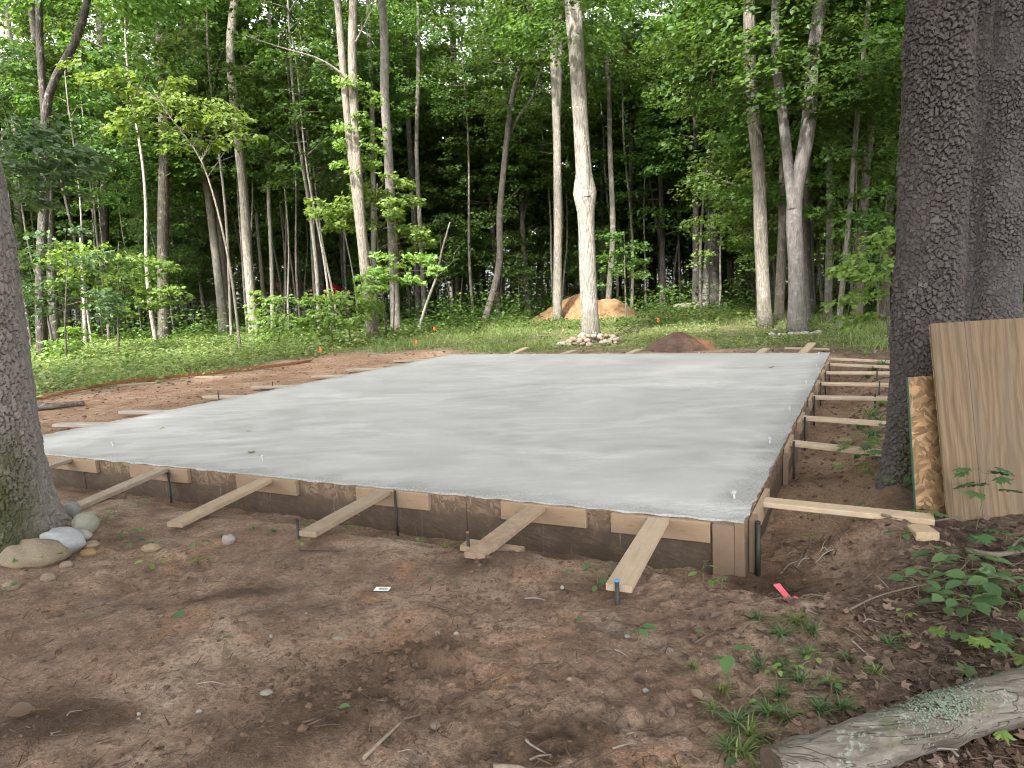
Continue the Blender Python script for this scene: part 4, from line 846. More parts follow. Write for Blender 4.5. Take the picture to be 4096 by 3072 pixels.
for (x, y, s) in ((-9, 1, 1.35), (-12, 5.5, 1.35), (-13.5, 10, 1.2), (-8.5, -4, 1.4), (-4.5, -5, 1.35), (-13, -2, 1.35), (-.5, -6.5, 1.4), (-9, -9, 1.4), (-4.5, -10.5, 1.4), (11.5, 7.5, 1.1), (16, 9.5, 1.0), (19, 13.5, 1.1), (14.5, 3.5, 1.0), (22, 7, 1.1)):
    put_tree('tall', x, y, 'forest_tree', 'tall leafy tree at the near rim of the clearing', 'tree', 'trees at the near rim of the clearing', s, 1.1)

# ------------------------------------------------------------------ saplings whose leaf layers are traced
def traced_sapling(stem, sprays, Y, kind, size, mat, label, nl=60, w0=6, col=(.2, .17, .13), name='sapling', bend=1.0, dep=.7):
    b = atY(stem[0][0], stem[0][1], Y); zb = gz(b[0], Y); org = np.array([b[0], Y, zb]); t = empty(name, org, label, 'sapling')
    pts = [np.array([0, 0, -.1])] + [atY(u, v, Y) - org for (u, v) in stem[1:]]; path = bez(pts, 18); mb = MB()
    r0 = px2m(w0, Y) / 2; mb.tube(path, np.linspace(r0, max(.004, r0 * .3), 18), 8, False, .04, 2)
    P, D, N = [], [], []
    for (u, v, w) in sprays:
        L = px2m(w, Y); c = atY(u, v, Y) - org; c[1] += rng.uniform(-dep, dep); j = int(np.argmin(np.linalg.norm(path - c, axis=1))); s0 = path[max(0, j - 1)]
        d = c - s0; an = math.atan2(d[1], d[0]); mb.tube([s0, (s0 + c) / 2 + (0, 0, .06 * np.linalg.norm(d)), c], [max(.004, r0 * .3), .006, .003], 5, False)
        for q in range(4):
            da = an + [-.8, .0, .8, rng.uniform(-3, 3)][q]; p_, d_, n_ = spray_pts(c - .15 * d / (np.linalg.norm(d) + .01) * L + rng.normal(0, 1, 3) * (.16 * L, .16 * L, .13 * L), (math.cos(da), math.sin(da) * .8, rng.uniform(-.25, .25)), L * .75, L * .40, int(nl * .8), .13); P.append(p_); D.append(d_); N.append(n_)
    P = np.concatenate(P); n = len(P)
    link('stem', mb.mesh('stem', 'bark_smooth', True, {'moss': [0.0] * len(mb.V)}), t, None, None, None, col)
    link('foliage', leaf_mesh('foliage', P, np.concatenate(D), np.concatenate(N), rng.uniform(.7, 1.2, n) * size, kind, mat, np.clip(rng.normal(.5, .22, n), 0, 1)), t); return t
YA = float(G(520, 766)[1])
traced_sapling([(520, 766), (508, 650), (495, 560), (470, 450), (440, 350), (424, 318), (360, 250), (330, 190)], [(215, 160, 55), (250, 168, 50), (300, 185, 60), (350, 190, 75), (390, 210, 70), (440, 215, 70), (330, 215, 60), (470, 245, 70), (420, 250, 60), (265, 268, 60), (310, 275, 60), (370, 262, 60), (430, 290, 70), (495, 285, 75), (540, 300, 60), (380, 312, 50), (300, 250, 60), (500, 262, 50), (355, 150, 50)], YA, 'oval', .17, 'leaf_bright', 'tall thin sapling leaning over with bright layered leaves', 40, 7, (.30, .26, .21), 'leaning_sapling')
traced_sapling([(252, 742), (254, 640), (256, 520)], [(200, 555, 80), (240, 545, 80), (290, 548, 80), (170, 540, 60), (320, 565, 70), (210, 590, 80), (270, 590, 80), (230, 625, 70), (300, 625, 80), (340, 620, 70), (180, 600, 70), (150, 560, 60), (290, 655, 60), (350, 655, 50)], 24.5, 'lobe3', .155, 'leaf_bright', 'layered maple sapling in front of the dark trunks near the red dirt', 56, 5)
traced_sapling([(-70, 880), (-70, 600), (-75, 250)], [(20, 290, 120), (80, 300, 120), (140, 320, 100), (30, 340, 120), (100, 350, 120), (170, 365, 90), (10, 255, 110), (60, 380, 100), (130, 395, 80), (-20, 320, 130), (20, 400, 90)], 12.5, 'oval', .135, 'leaf_dark', 'shaded broadleaf sapling reaching in past the mossy trunk', 50, 9)
traced_sapling([(140, 770), (140, 700), (146, 560)], [(110, 600, 90), (60, 620, 90), (160, 640, 80), (100, 660, 90), (190, 560, 70), (60, 570, 80), (130, 530, 80), (200, 680, 70), (220, 650, 60), (30, 650, 80), (170, 490, 60)], 22.0, 'oval', .16, 'leaf_dark', 'dark broadleaf sapling shading the pale short stem', 50, 5)
traced_sapling([(835, 715), (822, 600), (812, 480), (815, 395)], [(700, 450, 60), (730, 440, 60), (765, 430, 70), (800, 412, 70), (845, 420, 70), (880, 430, 60), (745, 470, 60), (790, 395, 60), (830, 460, 60), (870, 485, 60), (895, 505, 50), (780, 460, 60), (850, 380, 55), (905, 520, 40)], 28.0, 'lobe3', .17, 'leaf_bright', 'sunlit maple sapling spreading layers across the kinked scaly trunk', 62, 5)
traced_sapling([(848, 730), (852, 650), (850, 560)], [(840, 560, 60), (880, 556, 60), (915, 563, 50), (820, 590, 50), (870, 590, 50), (800, 605, 45), (930, 585, 35)], 26.5, 'lobe3', .155, 'leaf_bright', 'low sunlit maple sapling before the kinked scaly trunk', 56, 4)
traced_sapling([(758, 742), (752, 690), (748, 630)], [(690, 645, 60), (730, 635, 70), (770, 640, 60), (700, 670, 60), (745, 665, 70), (790, 660, 50), (670, 690, 50), (720, 700, 60), (760, 690, 60), (800, 625, 45)], 25.5, 'lobe3', .155, 'leaf_bright', 'bushy sunlit maple sapling at the foot of the old split trunk', 56, 4)
traced_sapling([(795, 640), (780, 450), (772, 300)], [(760, 265, 50), (790, 275, 50), (750, 300, 45), (800, 310, 50), (770, 330, 50), (755, 350, 45), (800, 345, 40), (775, 250, 40), (765, 180, 40), (790, 200, 40), (740, 160, 40)], 27.6, 'lobe3', .14, 'leaf_bright', 'leafy vine climbing the old split trunk', 36, 4, name='climbing_vine', dep=.35)
traced_sapling([(1352, 668), (1350, 600), (1348, 500)], [(1330, 530, 60), (1370, 525, 60), (1345, 555, 60), (1385, 560, 50), (1325, 585, 55), (1365, 590, 55), (1340, 500, 50)], 34.0, 'lobe3', .16, 'leaf_canopy', 'layered maple sapling standing beyond the burled tree', 44, 4)
traced_sapling([(1920, 735), (1915, 650), (1905, 520)], [(1880, 530, 90), (1905, 555, 90), (1850, 590, 80), (1890, 610, 90), (1915, 640, 80), (1870, 645, 70), (1900, 500, 70), (1830, 575, 60), (1895, 680, 70)], 17.0, 'oval', .15, 'leaf_bright', 'sapling with long arching leaf sprays beside the big plated trunk', 40, 5)
traced_sapling([(1845, 722), (1850, 500), (1850, 180)], [(1800, 270, 80), (1840, 230, 80), (1790, 330, 80), (1865, 345, 80), (1820, 390, 70), (1880, 270, 70), (1770, 245, 60), (1850, 150, 80), (1890, 190, 70), (1830, 90, 80), (1880, 90, 70), (1905, 380, 60), (1800, 440, 60)], 21.5, 'lobe3', .16, 'leaf_canopy', 'tall slender maple between leaning trunks by the big plated trunk', 50, 6)
traced_sapling([(150, 786), (148, 750), (146, 705)], [(140, 722, 40), (155, 740, 45), (130, 748, 45), (165, 755, 40), (145, 765, 45), (150, 710, 35)], 24.0, 'oval', .17, 'leaf_bright', 'knee-high bright seedling bush at the foot of the bent trunk', 22, 3)
traced_sapling([(600, 745), (604, 700), (606, 650)], [(590, 665, 60), (620, 690, 60), (600, 705, 60), (575, 690, 50), (640, 715, 50), (610, 640, 50), (560, 640, 40)], 26.0, 'oval', .15, 'leaf_bright', 'leafy shrub in front of the thin pale trunk', 34, 3)

# ------------------------------------------------------------------ ground cover (uncountable)
def greenness(x, y):
    a, b = ab(x, y); n = fbm(x * .5, y * .5, 50, 4)
    g = np.maximum(sst(SL + 1.2, SL + 3.0, a + 2.0 * n) * sst(-4.5, 0.5, b + 2 * n), sst(13.6, 15.0, b + 1.2 * n) * sst(1.0, 3.0, a))
    return g * (.35 + .65 * sst(-.12, .2, fbm(x * .9, y * .9, 71, 3) + .12))
def scatter(n, y0, y1, p=1.0, wide=.80):
    y = y0 * (y1 / y0) ** (rng.random(n) ** p); x = rng.uniform(-1, 1, n) * (wide * y + 2); return x, y
def stuff(name, me, label, cat):
    o = link(name, me); tag(o, label, cat, None, 'stuff'); return o
CB, CT = G(1278, 742), G(1722, 722)
def bare(x, y): return (np.hypot(x - CB[0], y - CB[1] + .15) > 1.05) & (np.hypot(x - CT[0], y - CT[1]) > .9)
# grass blades
x, y = scatter(150000, 13.0, 40.0); k = (rng.random(len(x)) < greenness(x, y)) & bare(x, y); x, y = x[k], y[k]; z = ground(x, y); n = len(x)
D = np.stack([rng.normal(0, .45, n), rng.normal(0, .45, n), np.ones(n)], 1); N = np.stack([rng.normal(0, 1, n), -np.ones(n), np.zeros(n)], 1)
tall = .7 + 1.1 * sst(.05, .3, fbm(x * .35, y * .35, 77, 3))
V, F, t = leaves(np.stack([x, y, z - .01], 1), D, N, rng.uniform(.07, .20, n) * tall, 'blade', np.clip(rng.normal(.6, .25, n), 0, 1))
stuff('grass', fast('grass', V, F, 'leaf_ground', {'tone': t}), 'short green grass growing between slab and woods', 'grass')
# broadleaf ground cover
def cover(name, x, y, per, hmax, size, kind, mat, label, cat, spread=.16):
    z = ground(x, y); n = len(x); xs = np.repeat(x, per) + rng.normal(0, spread, n * per); ys = np.repeat(y, per) + rng.normal(0, spread, n * per)
    hs = np.repeat(rng.uniform(.25, 1.0, n), per) * rng.random(n * per) ** .6 * hmax; m_ = n * per
    D = np.stack([rng.normal(0, 1, m_), rng.normal(0, 1, m_), rng.normal(-.1, .25, m_)], 1); N = np.stack([rng.normal(0, .35, m_), rng.normal(-.15, .35, m_), np.ones(m_)], 1)
    tn = np.clip(np.repeat(rng.normal(.5, .25, n), per) + rng.normal(0, .12, m_), 0, 1)
    V, F, t = leaves(np.stack([xs, ys, np.repeat(z, per) + hs + .01], 1), D, N, rng.uniform(.6, 1.25, m_) * size, kind, tn); stuff(name, fast(name, V, F, mat, {'tone': t}), label, cat)
x, y = scatter(9000, 13.0, 40.0); k = (rng.random(len(x)) < greenness(x, y) * .8) & bare(x, y); cover('ground_cover', x[k], y[k], 8, .18, .09, 'quad', 'leaf_ground', 'low leafy weeds covering the grassy clearing', 'weeds')
x = rng.uniform(-22, -4, 4200); y = rng.uniform(13, 33, 4200); a, b = ab(x, y); k = (b > 13.6 + rng.random(len(x)) ** 2 * 4.0) & (a > 1.5) & (y < 31); cover('weed_bank', x[k], y[k], 12, .50, .125, 'oval', 'leaf_ground', 'bright leafy weeds banked along the red dirt beyond the rusty rods', 'weeds', .2)
SP = lambda x, y: (np.hypot((x - 4.0), (y - 36.0) * .8) > 3.4)
x, y = scatter(6500, 27.0, 85.0, .9); k = SP(x, y); x, y = x[k], y[k]; cover('forest_floor_plants', x, y, 11, .55, .16, 'quad', 'leaf_canopy', 'dim green seedlings carpeting the forest floor', 'undergrowth', .3)
x, y = scatter(2600, 32.0, 95.0, .8); k = SP(x, y); x, y = x[k], y[k]; cover('undergrowth', x, y, 26, 1.9, .19, 'quad', 'leaf_canopy', 'knee to chest high undergrowth between the far trunks', 'undergrowth', .5)
# the far wood, one mass of leaves
n = 300000; x = rng.uniform(-95, 95, n); y = rng.uniform(84, 112, n); z = 34 * rng.random(n) ** 1.25; k = fbm(x * .22, z * .3 + y * .1, 201, 3) > -.24 - .5 * (z < 8); x, y, z = x[k], y[k], z[k]; n = len(x)
V, F, t = leaves(np.stack([x, y, z], 1), np.stack([rng.normal(0, 1, n), rng.normal(0, 1, n), rng.normal(-.1, .3, n)], 1), np.stack([rng.normal(0, .5, n), rng.normal(-.3, .5, n), np.ones(n)], 1), rng.uniform(.3, .6, n), 'quad')
stuff('distant_woods', fast('distant_woods', V, F, 'leaf_canopy', {'tone': t}), 'hazy mass of far leaves closing the view through the wood', 'woods')
# leaf litter on the clearing floor and near right
x, y = scatter(12000, 9.0, 40.0, 1.0, 1.1); a, b = ab(x, y); k = ((a > SL + .3) | (b > 12.5) | (b < -2.2)) & (rng.random(len(x)) < .9 - .6 * greenness(x, y)); x, y = x[k], y[k]; n = len(x); z = ground(x, y)
V, F, t = leaves(np.stack([x, y, z + .012], 1), np.stack([rng.normal(0, 1, n), rng.normal(0, 1, n), rng.normal(0, .25, n)], 1), np.stack([rng.normal(0, .4, n), rng.normal(0, .4, n), np.ones(n)], 1), rng.uniform(.05, .11, n), 'lobe3')
stuff('leaf_litter', fast('leaf_litter', V, F, 'leaf_dead', {'tone': t}), 'dry brown leaf litter scattered at the far side of the slab', 'leaf litter')
def near_pts(n, us, vs, zc=-.1):
    return np.array([G(rnd.uniform(*us), rnd.uniform(*vs), zc)[:2] for _ in range(n)])
def litter_mask(q): return (q[:, 0] > .75 + .25 * vnoise(q[:, 0] * 3, q[:, 1] * 3, 80)) 
q = np.concatenate([near_pts(2600, (1350, 2330), (1100, 1690))]); k = (rng.random(len(q)) < sst(.55, 1.9, q[:, 0] + .5 * fbm(q[:, 0] * 1.5, q[:, 1] * 1.5, 81))); q = q[k]; aq, bq = ab(q[:, 0], q[:, 1]); q = q[(bq < -.15) | (aq < -.15)]; n = len(q); z = ground(q[:, 0], q[:, 1])
V, F, t = leaves(np.c_[q, z + .006], np.stack([rng.normal(0, 1, n), rng.normal(0, 1, n), rng.normal(0, .3, n)], 1), np.stack([rng.normal(0, .6, n), rng.normal(0, .6, n), np.ones(n)], 1), rng.uniform(.018, .062, n), 'lobe3')
stuff('leaf_litter', fast('leaf_litter', V, F, 'leaf_dead', {'tone': t}), 'broken brown leaf litter in front of the plywood and round the log', 'leaf litter')
q = near_pts(7000, (1300, 2330), (1100, 1690)); k = rng.random(len(q)) < sst(.4, 2.0, q[:, 0] + .5 * fbm(q[:, 0] * 1.5, q[:, 1] * 1.5, 82)); q = q[k]
q = np.concatenate([q, near_pts(2200, (-40, 1500), (1180, 1690))]); aq, bq = ab(q[:, 0], q[:, 1]); q = q[(bq < -.15) | (aq < -.15)]; n = len(q); z = ground(q[:, 0], q[:, 1])
V, F, t = leaves(np.c_[q, z + .004], np.stack([rng.normal(0, 1, n), rng.normal(0, 1, n), rng.normal(.05, .12, n)], 1), np.stack([rng.normal(0, .6, n), rng.normal(0, .6, n), np.ones(n)], 1), rng.uniform(.03, .10, n), 'blade')
stuff('needle_litter', fast('needle_litter', V, F, 'leaf_dead', {'tone': t * .7}), 'thin brown needles and stalks strewn over the dirt', 'litter')
# clods and grit
ico = []
def lump(seed, sub=2, rough=.22, flat=1.0):
    bm_v = []; import bmesh
    bm = bmesh.new(); bmesh.ops.create_icosphere(bm, subdivisions=sub, radius=1.0); r = random.Random(seed); ph = [r.uniform(0, 6) for _ in range(9)]
    for v in bm.verts:
        c = v.co; d = 1 + rough * (math.sin(c.x * 2.1 + ph[0]) * .5 + math.sin(c.y * 2.6 + ph[1]) * .45 + math.sin(c.z * 2.4 + ph[2]) * .4 + .22 * math.sin(c.x * 6 + ph[3] + c.y * 5) + .18 * math.sin(c.z * 7 + ph[4] + c.x * 4))
        v.co = c * d
    V = [tuple(v.co) for v in bm.verts]; F = [tuple(q.index for q in f.verts) for f in bm.faces]; bm.free(); return V, F
L1 = [lump(i, 2, .75) for i in range(5)]
mb = MB()
qs = np.concatenate([near_pts(900, (-20, 1900), (1190, 1680)), np.array([RUT[:2] + rng.normal(0, 1, 2) * (.34, .24) + np.array([.06, .06]) for _ in range(420)]), near_pts(250, (900, 1250), (1170, 1300))])
tr = np.array([S(rnd.uniform(-.2, 10.5), -rnd.uniform(.08, 1.1))[:2] for _ in range(900)] + [S(rnd.uniform(0, 11), SW + rnd.uniform(.1, 4.5))[:2] for _ in range(900)]); qs = np.concatenate([qs, tr])
aq, bq = ab(qs[:, 0], qs[:, 1]); qs = qs[(aq < -.1) | (bq < -.07) | (bq > SW + .05)]; zq = ground(qs[:, 0], qs[:, 1])
for (x_, y_), z_ in zip(qs, zq):
    Vv, Ff = L1[rnd.randrange(5)]; s = (.004 + .011 * rnd.random() ** 2.5) * (1.7 if y_ > 6 else (1.25 if math.hypot(x_ - RUT[0], y_ - RUT[1]) < .5 else 1.0)); an = rnd.uniform(0, 6.28); ca, sa = math.cos(an) * s, math.sin(an) * s
    mb.put([(x_ + v[0] * ca - v[1] * sa, y_ + v[0] * sa + v[1] * ca, z_ + s * .05 + v[2] * s * .6) for v in Vv], Ff)
o = stuff('dirt_clods', mb.mesh('dirt_clods', 'clod', False), 'crumbs and clods of loose dark earth on the dirt', 'clods'); o.color = (.14, .092, .065, 1)

# ------------------------------------------------------------------ stones
ST = []
for i in range(6):
    Vv, Ff = lump(50 + i, 3, .16); b_ = MB(); b_.put(Vv, Ff); ST.append(b_.mesh('stone', 'stone', True))
for i in range(2):
    Vv, Ff = lump(70 + i, 3, .34); b_ = MB(); b_.put(Vv, Ff); ST.append(b_.mesh('stone', 'stone', True))
def stone(x, y, z, sx, sy, sz, rot, col, label, group=None, mesh=None, tilt=0.0):
    o = link('stone', ST[rnd.randrange(6) if mesh is None else mesh], None, (x, y, z), (tilt, tilt * .5, rot), (sx, sy, sz), col); return tag(o, label, 'stone', group)
def pstone(u, v, w, h, col, label, group=None, mesh=None, rot=0.0, tilt=0.0, lift=0.0):
    q = G(u, v, -.06); zz = gz(q[0], q[1]); q = G(u, v, zz + lift * .5); Y = q[1]; sx = px2m(w, Y) / 2; sz = px2m(h, Y) / 2 * 1.02; return stone(q[0], Y + sx * .3, zz + sz * .62 + lift, sx, sx * .8, sz, rot, col, label, group, mesh, tilt)
TAN, ORG, RDB, GRY, PAL = (.42, .34, .24), (.44, .27, .13), (.26, .15, .11), (.44, .44, .43), (.55, .53, .46)
pstone(57, 1222, 114, 68, (.34, .28, .19), 'large pitted tan boulder at the foot of the mossy trunk', None, 6, .1)
pstone(131, 1196, 96, 62, (.56, .58, .61), 'angular pale grey rock leaning on the tan boulder', None, 7, .5, .1)
pstone(183, 1150, 62, 50, (.46, .46, .38), 'smooth oval grey-green stone in the ring by the mossy trunk', None, 1, -.5, .15)
pstone(176, 1168, 42, 30, (.60, .56, .50), 'round cream stone behind the angular pale grey rock', None, 3)
pstone(150, 1122, 40, 44, (.36, .36, .36), 'grey slab stone tucked against the flared mossy foot', None, 7, .9, .3)
GRP = 'small river stones ringing the mossy trunk'
for (u, v, w, h, c) in ((147, 1124, 22, 20, RDB), (151, 1142, 22, 20, ORG), (166, 1146, 18, 16, (.44, .26, .14)), (137, 1154, 30, 19, (.40, .25, .16)), (114, 1164, 18, 16, (.42, .31, .22)), (197, 1172, 36, 19, (.23, .14, .10)), (193, 1186, 36, 20, (.44, .33, .22)), (187, 1202, 36, 20, ORG), (54, 1180, 28, 18, (.50, .38, .22)), (139, 1228, 32, 18, (.38, .28, .21)), (101, 1256, 36, 22, (.33, .25, .18)), (23, 1274, 40, 22, (.40, .32, .22)), (168, 1212, 16, 10, (.30, .2, .15))):
    pstone(u, v, w, h, c, 'small rounded brown or orange stone beside the mossy trunk', GRP)
pstone(495, 1174, 30, 22, (.52, .48, .47), 'lone pale grey stone on the dirt before the hovering brace', None, 7)
pstone(323, 1190, 34, 20, (.44, .33, .2), 'tan lump of stone half sunk in dirt near a weed', None, 6)
pstone(728, 1388, 36, 16, (.40, .35, .26), 'long olive-tan stone beside the scuffed hollow', None, 4, .5)
pstone(573, 1502, 32, 10, (.48, .44, .37), 'flat pale stone pressed into the dirt', None, 2)
pstone(940, 1575, 26, 18, (.27, .21, .16), 'brown stone beside the dug ridge of earth', None, 5); pstone(945, 1372, 12, 12, (.42, .35, .28), 'small tan pebble above the dug ridge', None, 1)
for i, (u, v) in enumerate(((1262, 1366), (1355, 1378), (985, 1372), (1700, 1575), (1790, 1620), (1640, 1650), (430, 1540), (585, 1378), (1150, 1540), (1230, 1470), (300, 1545), (1215, 1272), (1395, 1495), (1480, 1600), (660, 1330))):
    pstone(u, v, rnd.uniform(8, 14), rnd.uniform(6, 10), rnd.choice([TAN, PAL, GRY]), 'tiny pale pebble lying on the bare dirt', 'pebbles on the bare dirt')
c = G(1278, 742); 
for i in range(46):                       # stones heaped round the burled tree
    an = math.pi + (rnd.random() ** 1.0) * math.pi * 1.0 if i < 38 else rnd.uniform(0, math.pi); r = rnd.uniform(.42, .85); x_, y_ = c[0] + r * math.cos(an) * 1.15, c[1] + .1 + r * math.sin(an) * 1.1; s = rnd.uniform(.055, .10)
    stone(x_, y_, gz(x_, y_) + s * .5 + max(0, .85 - r) * .5, s * 1.2, s, s * .75, rnd.uniform(0, 6.28), rnd.choice([(.50, .42, .31), (.46, .36, .26), (.55, .49, .40), (.42, .33, .24), (.52, .45, .36)]), 'tan cobble in the heap round the burled trunk', 'cobbles heaped round the burled trunk', None, rnd.uniform(-.3, .3))
c = G(1722, 722)
for i in range(15):
    an = math.pi + i / 14 * math.pi; r = rnd.uniform(.45, .62); x_, y_ = c[0] + r * math.cos(an) * 1.3, c[1] + .2 + r * math.sin(an); s = rnd.uniform(.05, .10); stone(x_, y_, gz(x_, y_) + s * .4, s * 1.3, s, s * .7, rnd.uniform(0, 6.28), rnd.choice([PAL, (.5, .5, .46), TAN, (.4, .36, .24)]), 'pale stone in the ring round the forking scaly trunk', 'stones round the forking scaly trunk')

# ------------------------------------------------------------------ earth piles
def pile(name, cx, cy, peaks, R, mat, label, seed, patch=None):
    nr, nt = 34, 72; th = np.linspace(0, 2 * np.pi, nt, endpoint=False); rr = np.linspace(0, 1, nr); TH, RRr = np.meshgrid(th, rr)
    x_ = RRr * np.cos(TH) * R[0] * (1 + .12 * vnoise(np.cos(TH) * 2 + 5, np.sin(TH) * 2 + 5, seed)); y_ = RRr * np.sin(TH) * R[1]
    z_ = np.zeros_like(x_)
    for (px, py, h, w) in peaks: dd = np.hypot(x_ - px, (y_ - py) * R[0] / R[1]) / w; z_ = np.maximum(z_, h * (np.sqrt(1 + .04) - np.sqrt(np.clip(dd, 0, 1.02) ** 2 + .04) + .02) / (np.sqrt(1.04) - .2 + .02))
    z_ = z_ * (1 - .0 * RRr) + .22 * h * fbm(x_ * 2.2, y_ * 2.2, seed, 4) * (1.6 / R[0] + .25) * sst(1.0, .8, RRr) - .06 * sst(.8, 1.0, RRr)
    gzv = ground(x_ + cx, y_ + cy, False); z_ = z_ + gzv - gzv[0, 0]
    idx = np.arange(nr * nt).reshape(nr, nt); nx2 = np.roll(idx, -1, 1); F = np.stack([idx[:-1], nx2[:-1], nx2[1:], idx[1:]], -1).reshape(-1, 4)
    pa = np.zeros(x_.shape) if patch is None else patch(x_, y_, z_)
    me = fast(name, np.stack([x_, y_, z_], -1).reshape(-1, 3), [F], mat, {'patch': pa.ravel()}, True); o = link(name, me, None, (cx, cy, gz(cx, cy))); tag(o, label, 'pile')
pile('sand_pile', 4.0, 37.6, [(-.25, 0, 1.28, 2.5), (1.3, .0, 1.0, 1.9), (-1.4, 0, .75, 1.6)], (3.1, 2.2), 'sand_pile', 'large heap of tan sand between trunks at the forest edge', 91)
pile('soil_pile', 4.25, 17.75, [(0, 0, .44, .85), (.3, .1, .30, .75), (-.28, .05, .32, .72)], (.95, .85), 'soil_pile', 'small cone of dark soil with an orange foot past the slab', 95, lambda x, y, z: sst(.0, .25, x + .9 * z - .42 + .25 * fbm(x * 4, y * 4, 97, 3)) * (1 - sst(.18, .30, z + .2 * fbm(x * 5, y * 5, 98))))

# ------------------------------------------------------------------ logs, sticks, rods
def log_from(name, pts, r0, r1, label, mat='log_bark', seg=28, wob=.03, cat='log', n=60):
    t = empty(name, pts[0], label, cat); org = np.array(pts[0]); path = bez([np.array(p) - org for p in pts], n); mb = MB(); rad = np.linspace(r0, r1, n) * (1 + .03 * np.sin(np.arange(n) * .5)); mb.tube(path, rad, seg, False, wob, 2)
    V = np.array(mb.V); nn = fbm(V[:, 0] * 12, V[:, 1] * 25 + V[:, 2] * 25, 103, 3); ctr = np.repeat(path, seg, 0); d = V - ctr; d /= np.linalg.norm(d, axis=1)[:, None] + 1e-9; V = V + d * (nn * .012)[:, None] * (r0 / .085); mb.V = V.tolist()
    link('bark', mb.mesh('bark', mat, True), t, None, None, None, (.3, .27, .24))
    for e_ in (0, -1):
        mc = MB(); tdir = path[1] - path[0] if e_ == 0 else path[-1] - path[-2]; tdir /= np.linalg.norm(tdir); s = -1 if e_ == 0 else 1; mc.tube([path[e_] - tdir * s * .02, path[e_] + tdir * s * .004], [rad[e_] * .97, rad[e_] * .96], seg, True, wob, 2); link('cut_end', mc.mesh('cut_end', 'cut_wood', False), t)
    return t, path, rad
p0 = G(1672, 1645, -.02); p0[2] = gz(p0[0], p0[1]) + .075; p1 = G(1905, 1580, 0); p1[2] = gz(p1[0], p1[1]) + .088; p2 = G(2150, 1520, 0); p2[2] = gz(p2[0], p2[1]) + .10; p3 = p2 + (p2 - p1) * .9; p3[2] = gz(p3[0], p3[1]) + .10
lg, lpath, lrad = log_from('fallen_log', [p0, p1, p2, p3], .078, .098, 'grey lichen-crusted log lying on leaf litter in front of everything')
mb = MB()                                   # the ruffled lichen patch on the log
j0 = int(len(lpath) * .47)
for i in range(1500):
    j = min(len(lpath) - 2, max(1, j0 + int(rnd.gauss(0, 4.2)))); tdir = lpath[j + 1] - lpath[j]; tdir /= np.linalg.norm(tdir); up = np.array([0, 0, 1.0]) - tdir * tdir[2]; up /= np.linalg.norm(up); sd_ = np.cross(tdir, up)
    an = rnd.gauss(.05, .55); nrm = up * math.cos(an) + sd_ * math.sin(an); c_ = lpath[j] + nrm * (lrad[j] + .004) + tdir * rnd.uniform(-.01, .01); s = rnd.uniform(.002, .0055)
    a1 = rnd.uniform(0, 6.28); e1 = tdir * math.cos(a1) + np.cross(nrm, tdir) * math.sin(a1); e2 = np.cross(nrm, e1); tl = rnd.uniform(.2, .9)
    mb.put([tuple(c_ - e1 * s), tuple(c_ + e2 * s + nrm * s * tl), tuple(c_ + e1 * s + nrm * s * .3), tuple(c_ - e2 * s * .8 + nrm * s * tl * .6)], [(0, 1, 2, 3)])
lo = link('lichen_patch', mb.mesh('lichen_patch', 'lichen', False), lg); lo['label'] = 'ruffled pale green lichen patch'; lo['kind'] = 'stuff'
def gl(u, v, h): q = G(u, v, -.1); return np.array([q[0], q[1], gz(q[0], q[1]) + h])
log_from('grey_log', [gl(66, 888, .06), gl(120, 884, .07), gl(182, 876, .05)], .07, .05, 'short pale grey log lying on red dirt behind the mossy trunk', 'log_bark', 16, .05, 'log', 20)
log_from('rotting_log', [np.array([9.4, 40.5, .12]), np.array([10.6, 40.0, .2]), np.array([12.0, 39.0, .1])], .17, .24, 'long pale rotting trunk on the forest floor by the dark scaly tree', 'log_bark', 18, .08, 'log', 24)
def rod(pts, r, mat, name, label, cat, group=None, col=None, seg=6):
    mb = MB(); org = np.array(pts[0]); mb.tube(bez([np.array(p) - org for p in pts], 16), r, seg); o = link(name, mb.mesh(name, mat, True), None, org, None, None, col); return tag(o, label, cat, group)
ra = [gl(62, 868, .02), gl(250, 838, .05), gl(420, 812, .02), gl(600, 792, .02), gl(668, 784, .02)]
for i in range(4): rod([p + np.array([.02 * i, .07 * i, .012 * i + .05 * (k == 1)]) for k, p in enumerate(ra)], .011, 'rusty_steel', 'rusty_rod', 'long rusty steel rod lying bundled on red dirt', 'rod', 'rusty rods beside the slab')
def twig(pts, r0, label, group, col, fork=None, name='stick'):
    org = np.array(pts[0]); path = bez([np.array(p) - org for p in pts], 12); mb = MB(); mb.tube(path, np.linspace(r0, r0 * .45, 12), 7, True, .1, pts[0][0] * 9)
    if fork is not None: mb.tube(bez([path[fork[0]], path[fork[0]] + (np.array(fork[1]) * .5 + (0, 0, .01)), path[fork[0]] + np.array(fork[1])], 6), np.linspace(r0 * .6, r0 * .25, 6), 5, True, .1, 1)
    o = link(name, mb.mesh(name, 'twig', True), None, org, None, None, col); return tag(o, label, 'stick', group)
TW = [(.15, .11, .08), (.11, .075, .055), (.21, .165, .125), (.26, .22, .185)]
twig([gl(785, 1648, .012), gl(830, 1610, .015), gl(885, 1552, .012)], .0085, 'straight bare grey-brown stick pointing at the dug ridge', None, (.27, .215, .165))
twig([gl(648, 1192, .02), gl(700, 1197, .02), gl(740, 1200, .02)], .013, 'thick dark stick on the dirt before the dark-ended brace', None, (.09, .065, .05))
twig([gl(925, 1312, .01), gl(985, 1332, .02), gl(1030, 1348, .01)], .009, 'dark bent stick lying between white label and yellow leaf', None, (.12, .085, .06), (6, (.1, .06, .02)))
twig([gl(1195, 1310, .01), gl(1255, 1312, .015), gl(1310, 1318, .01)], .006, 'thin straight stick near the blue-tipped stake', None, (.12, .085, .06))
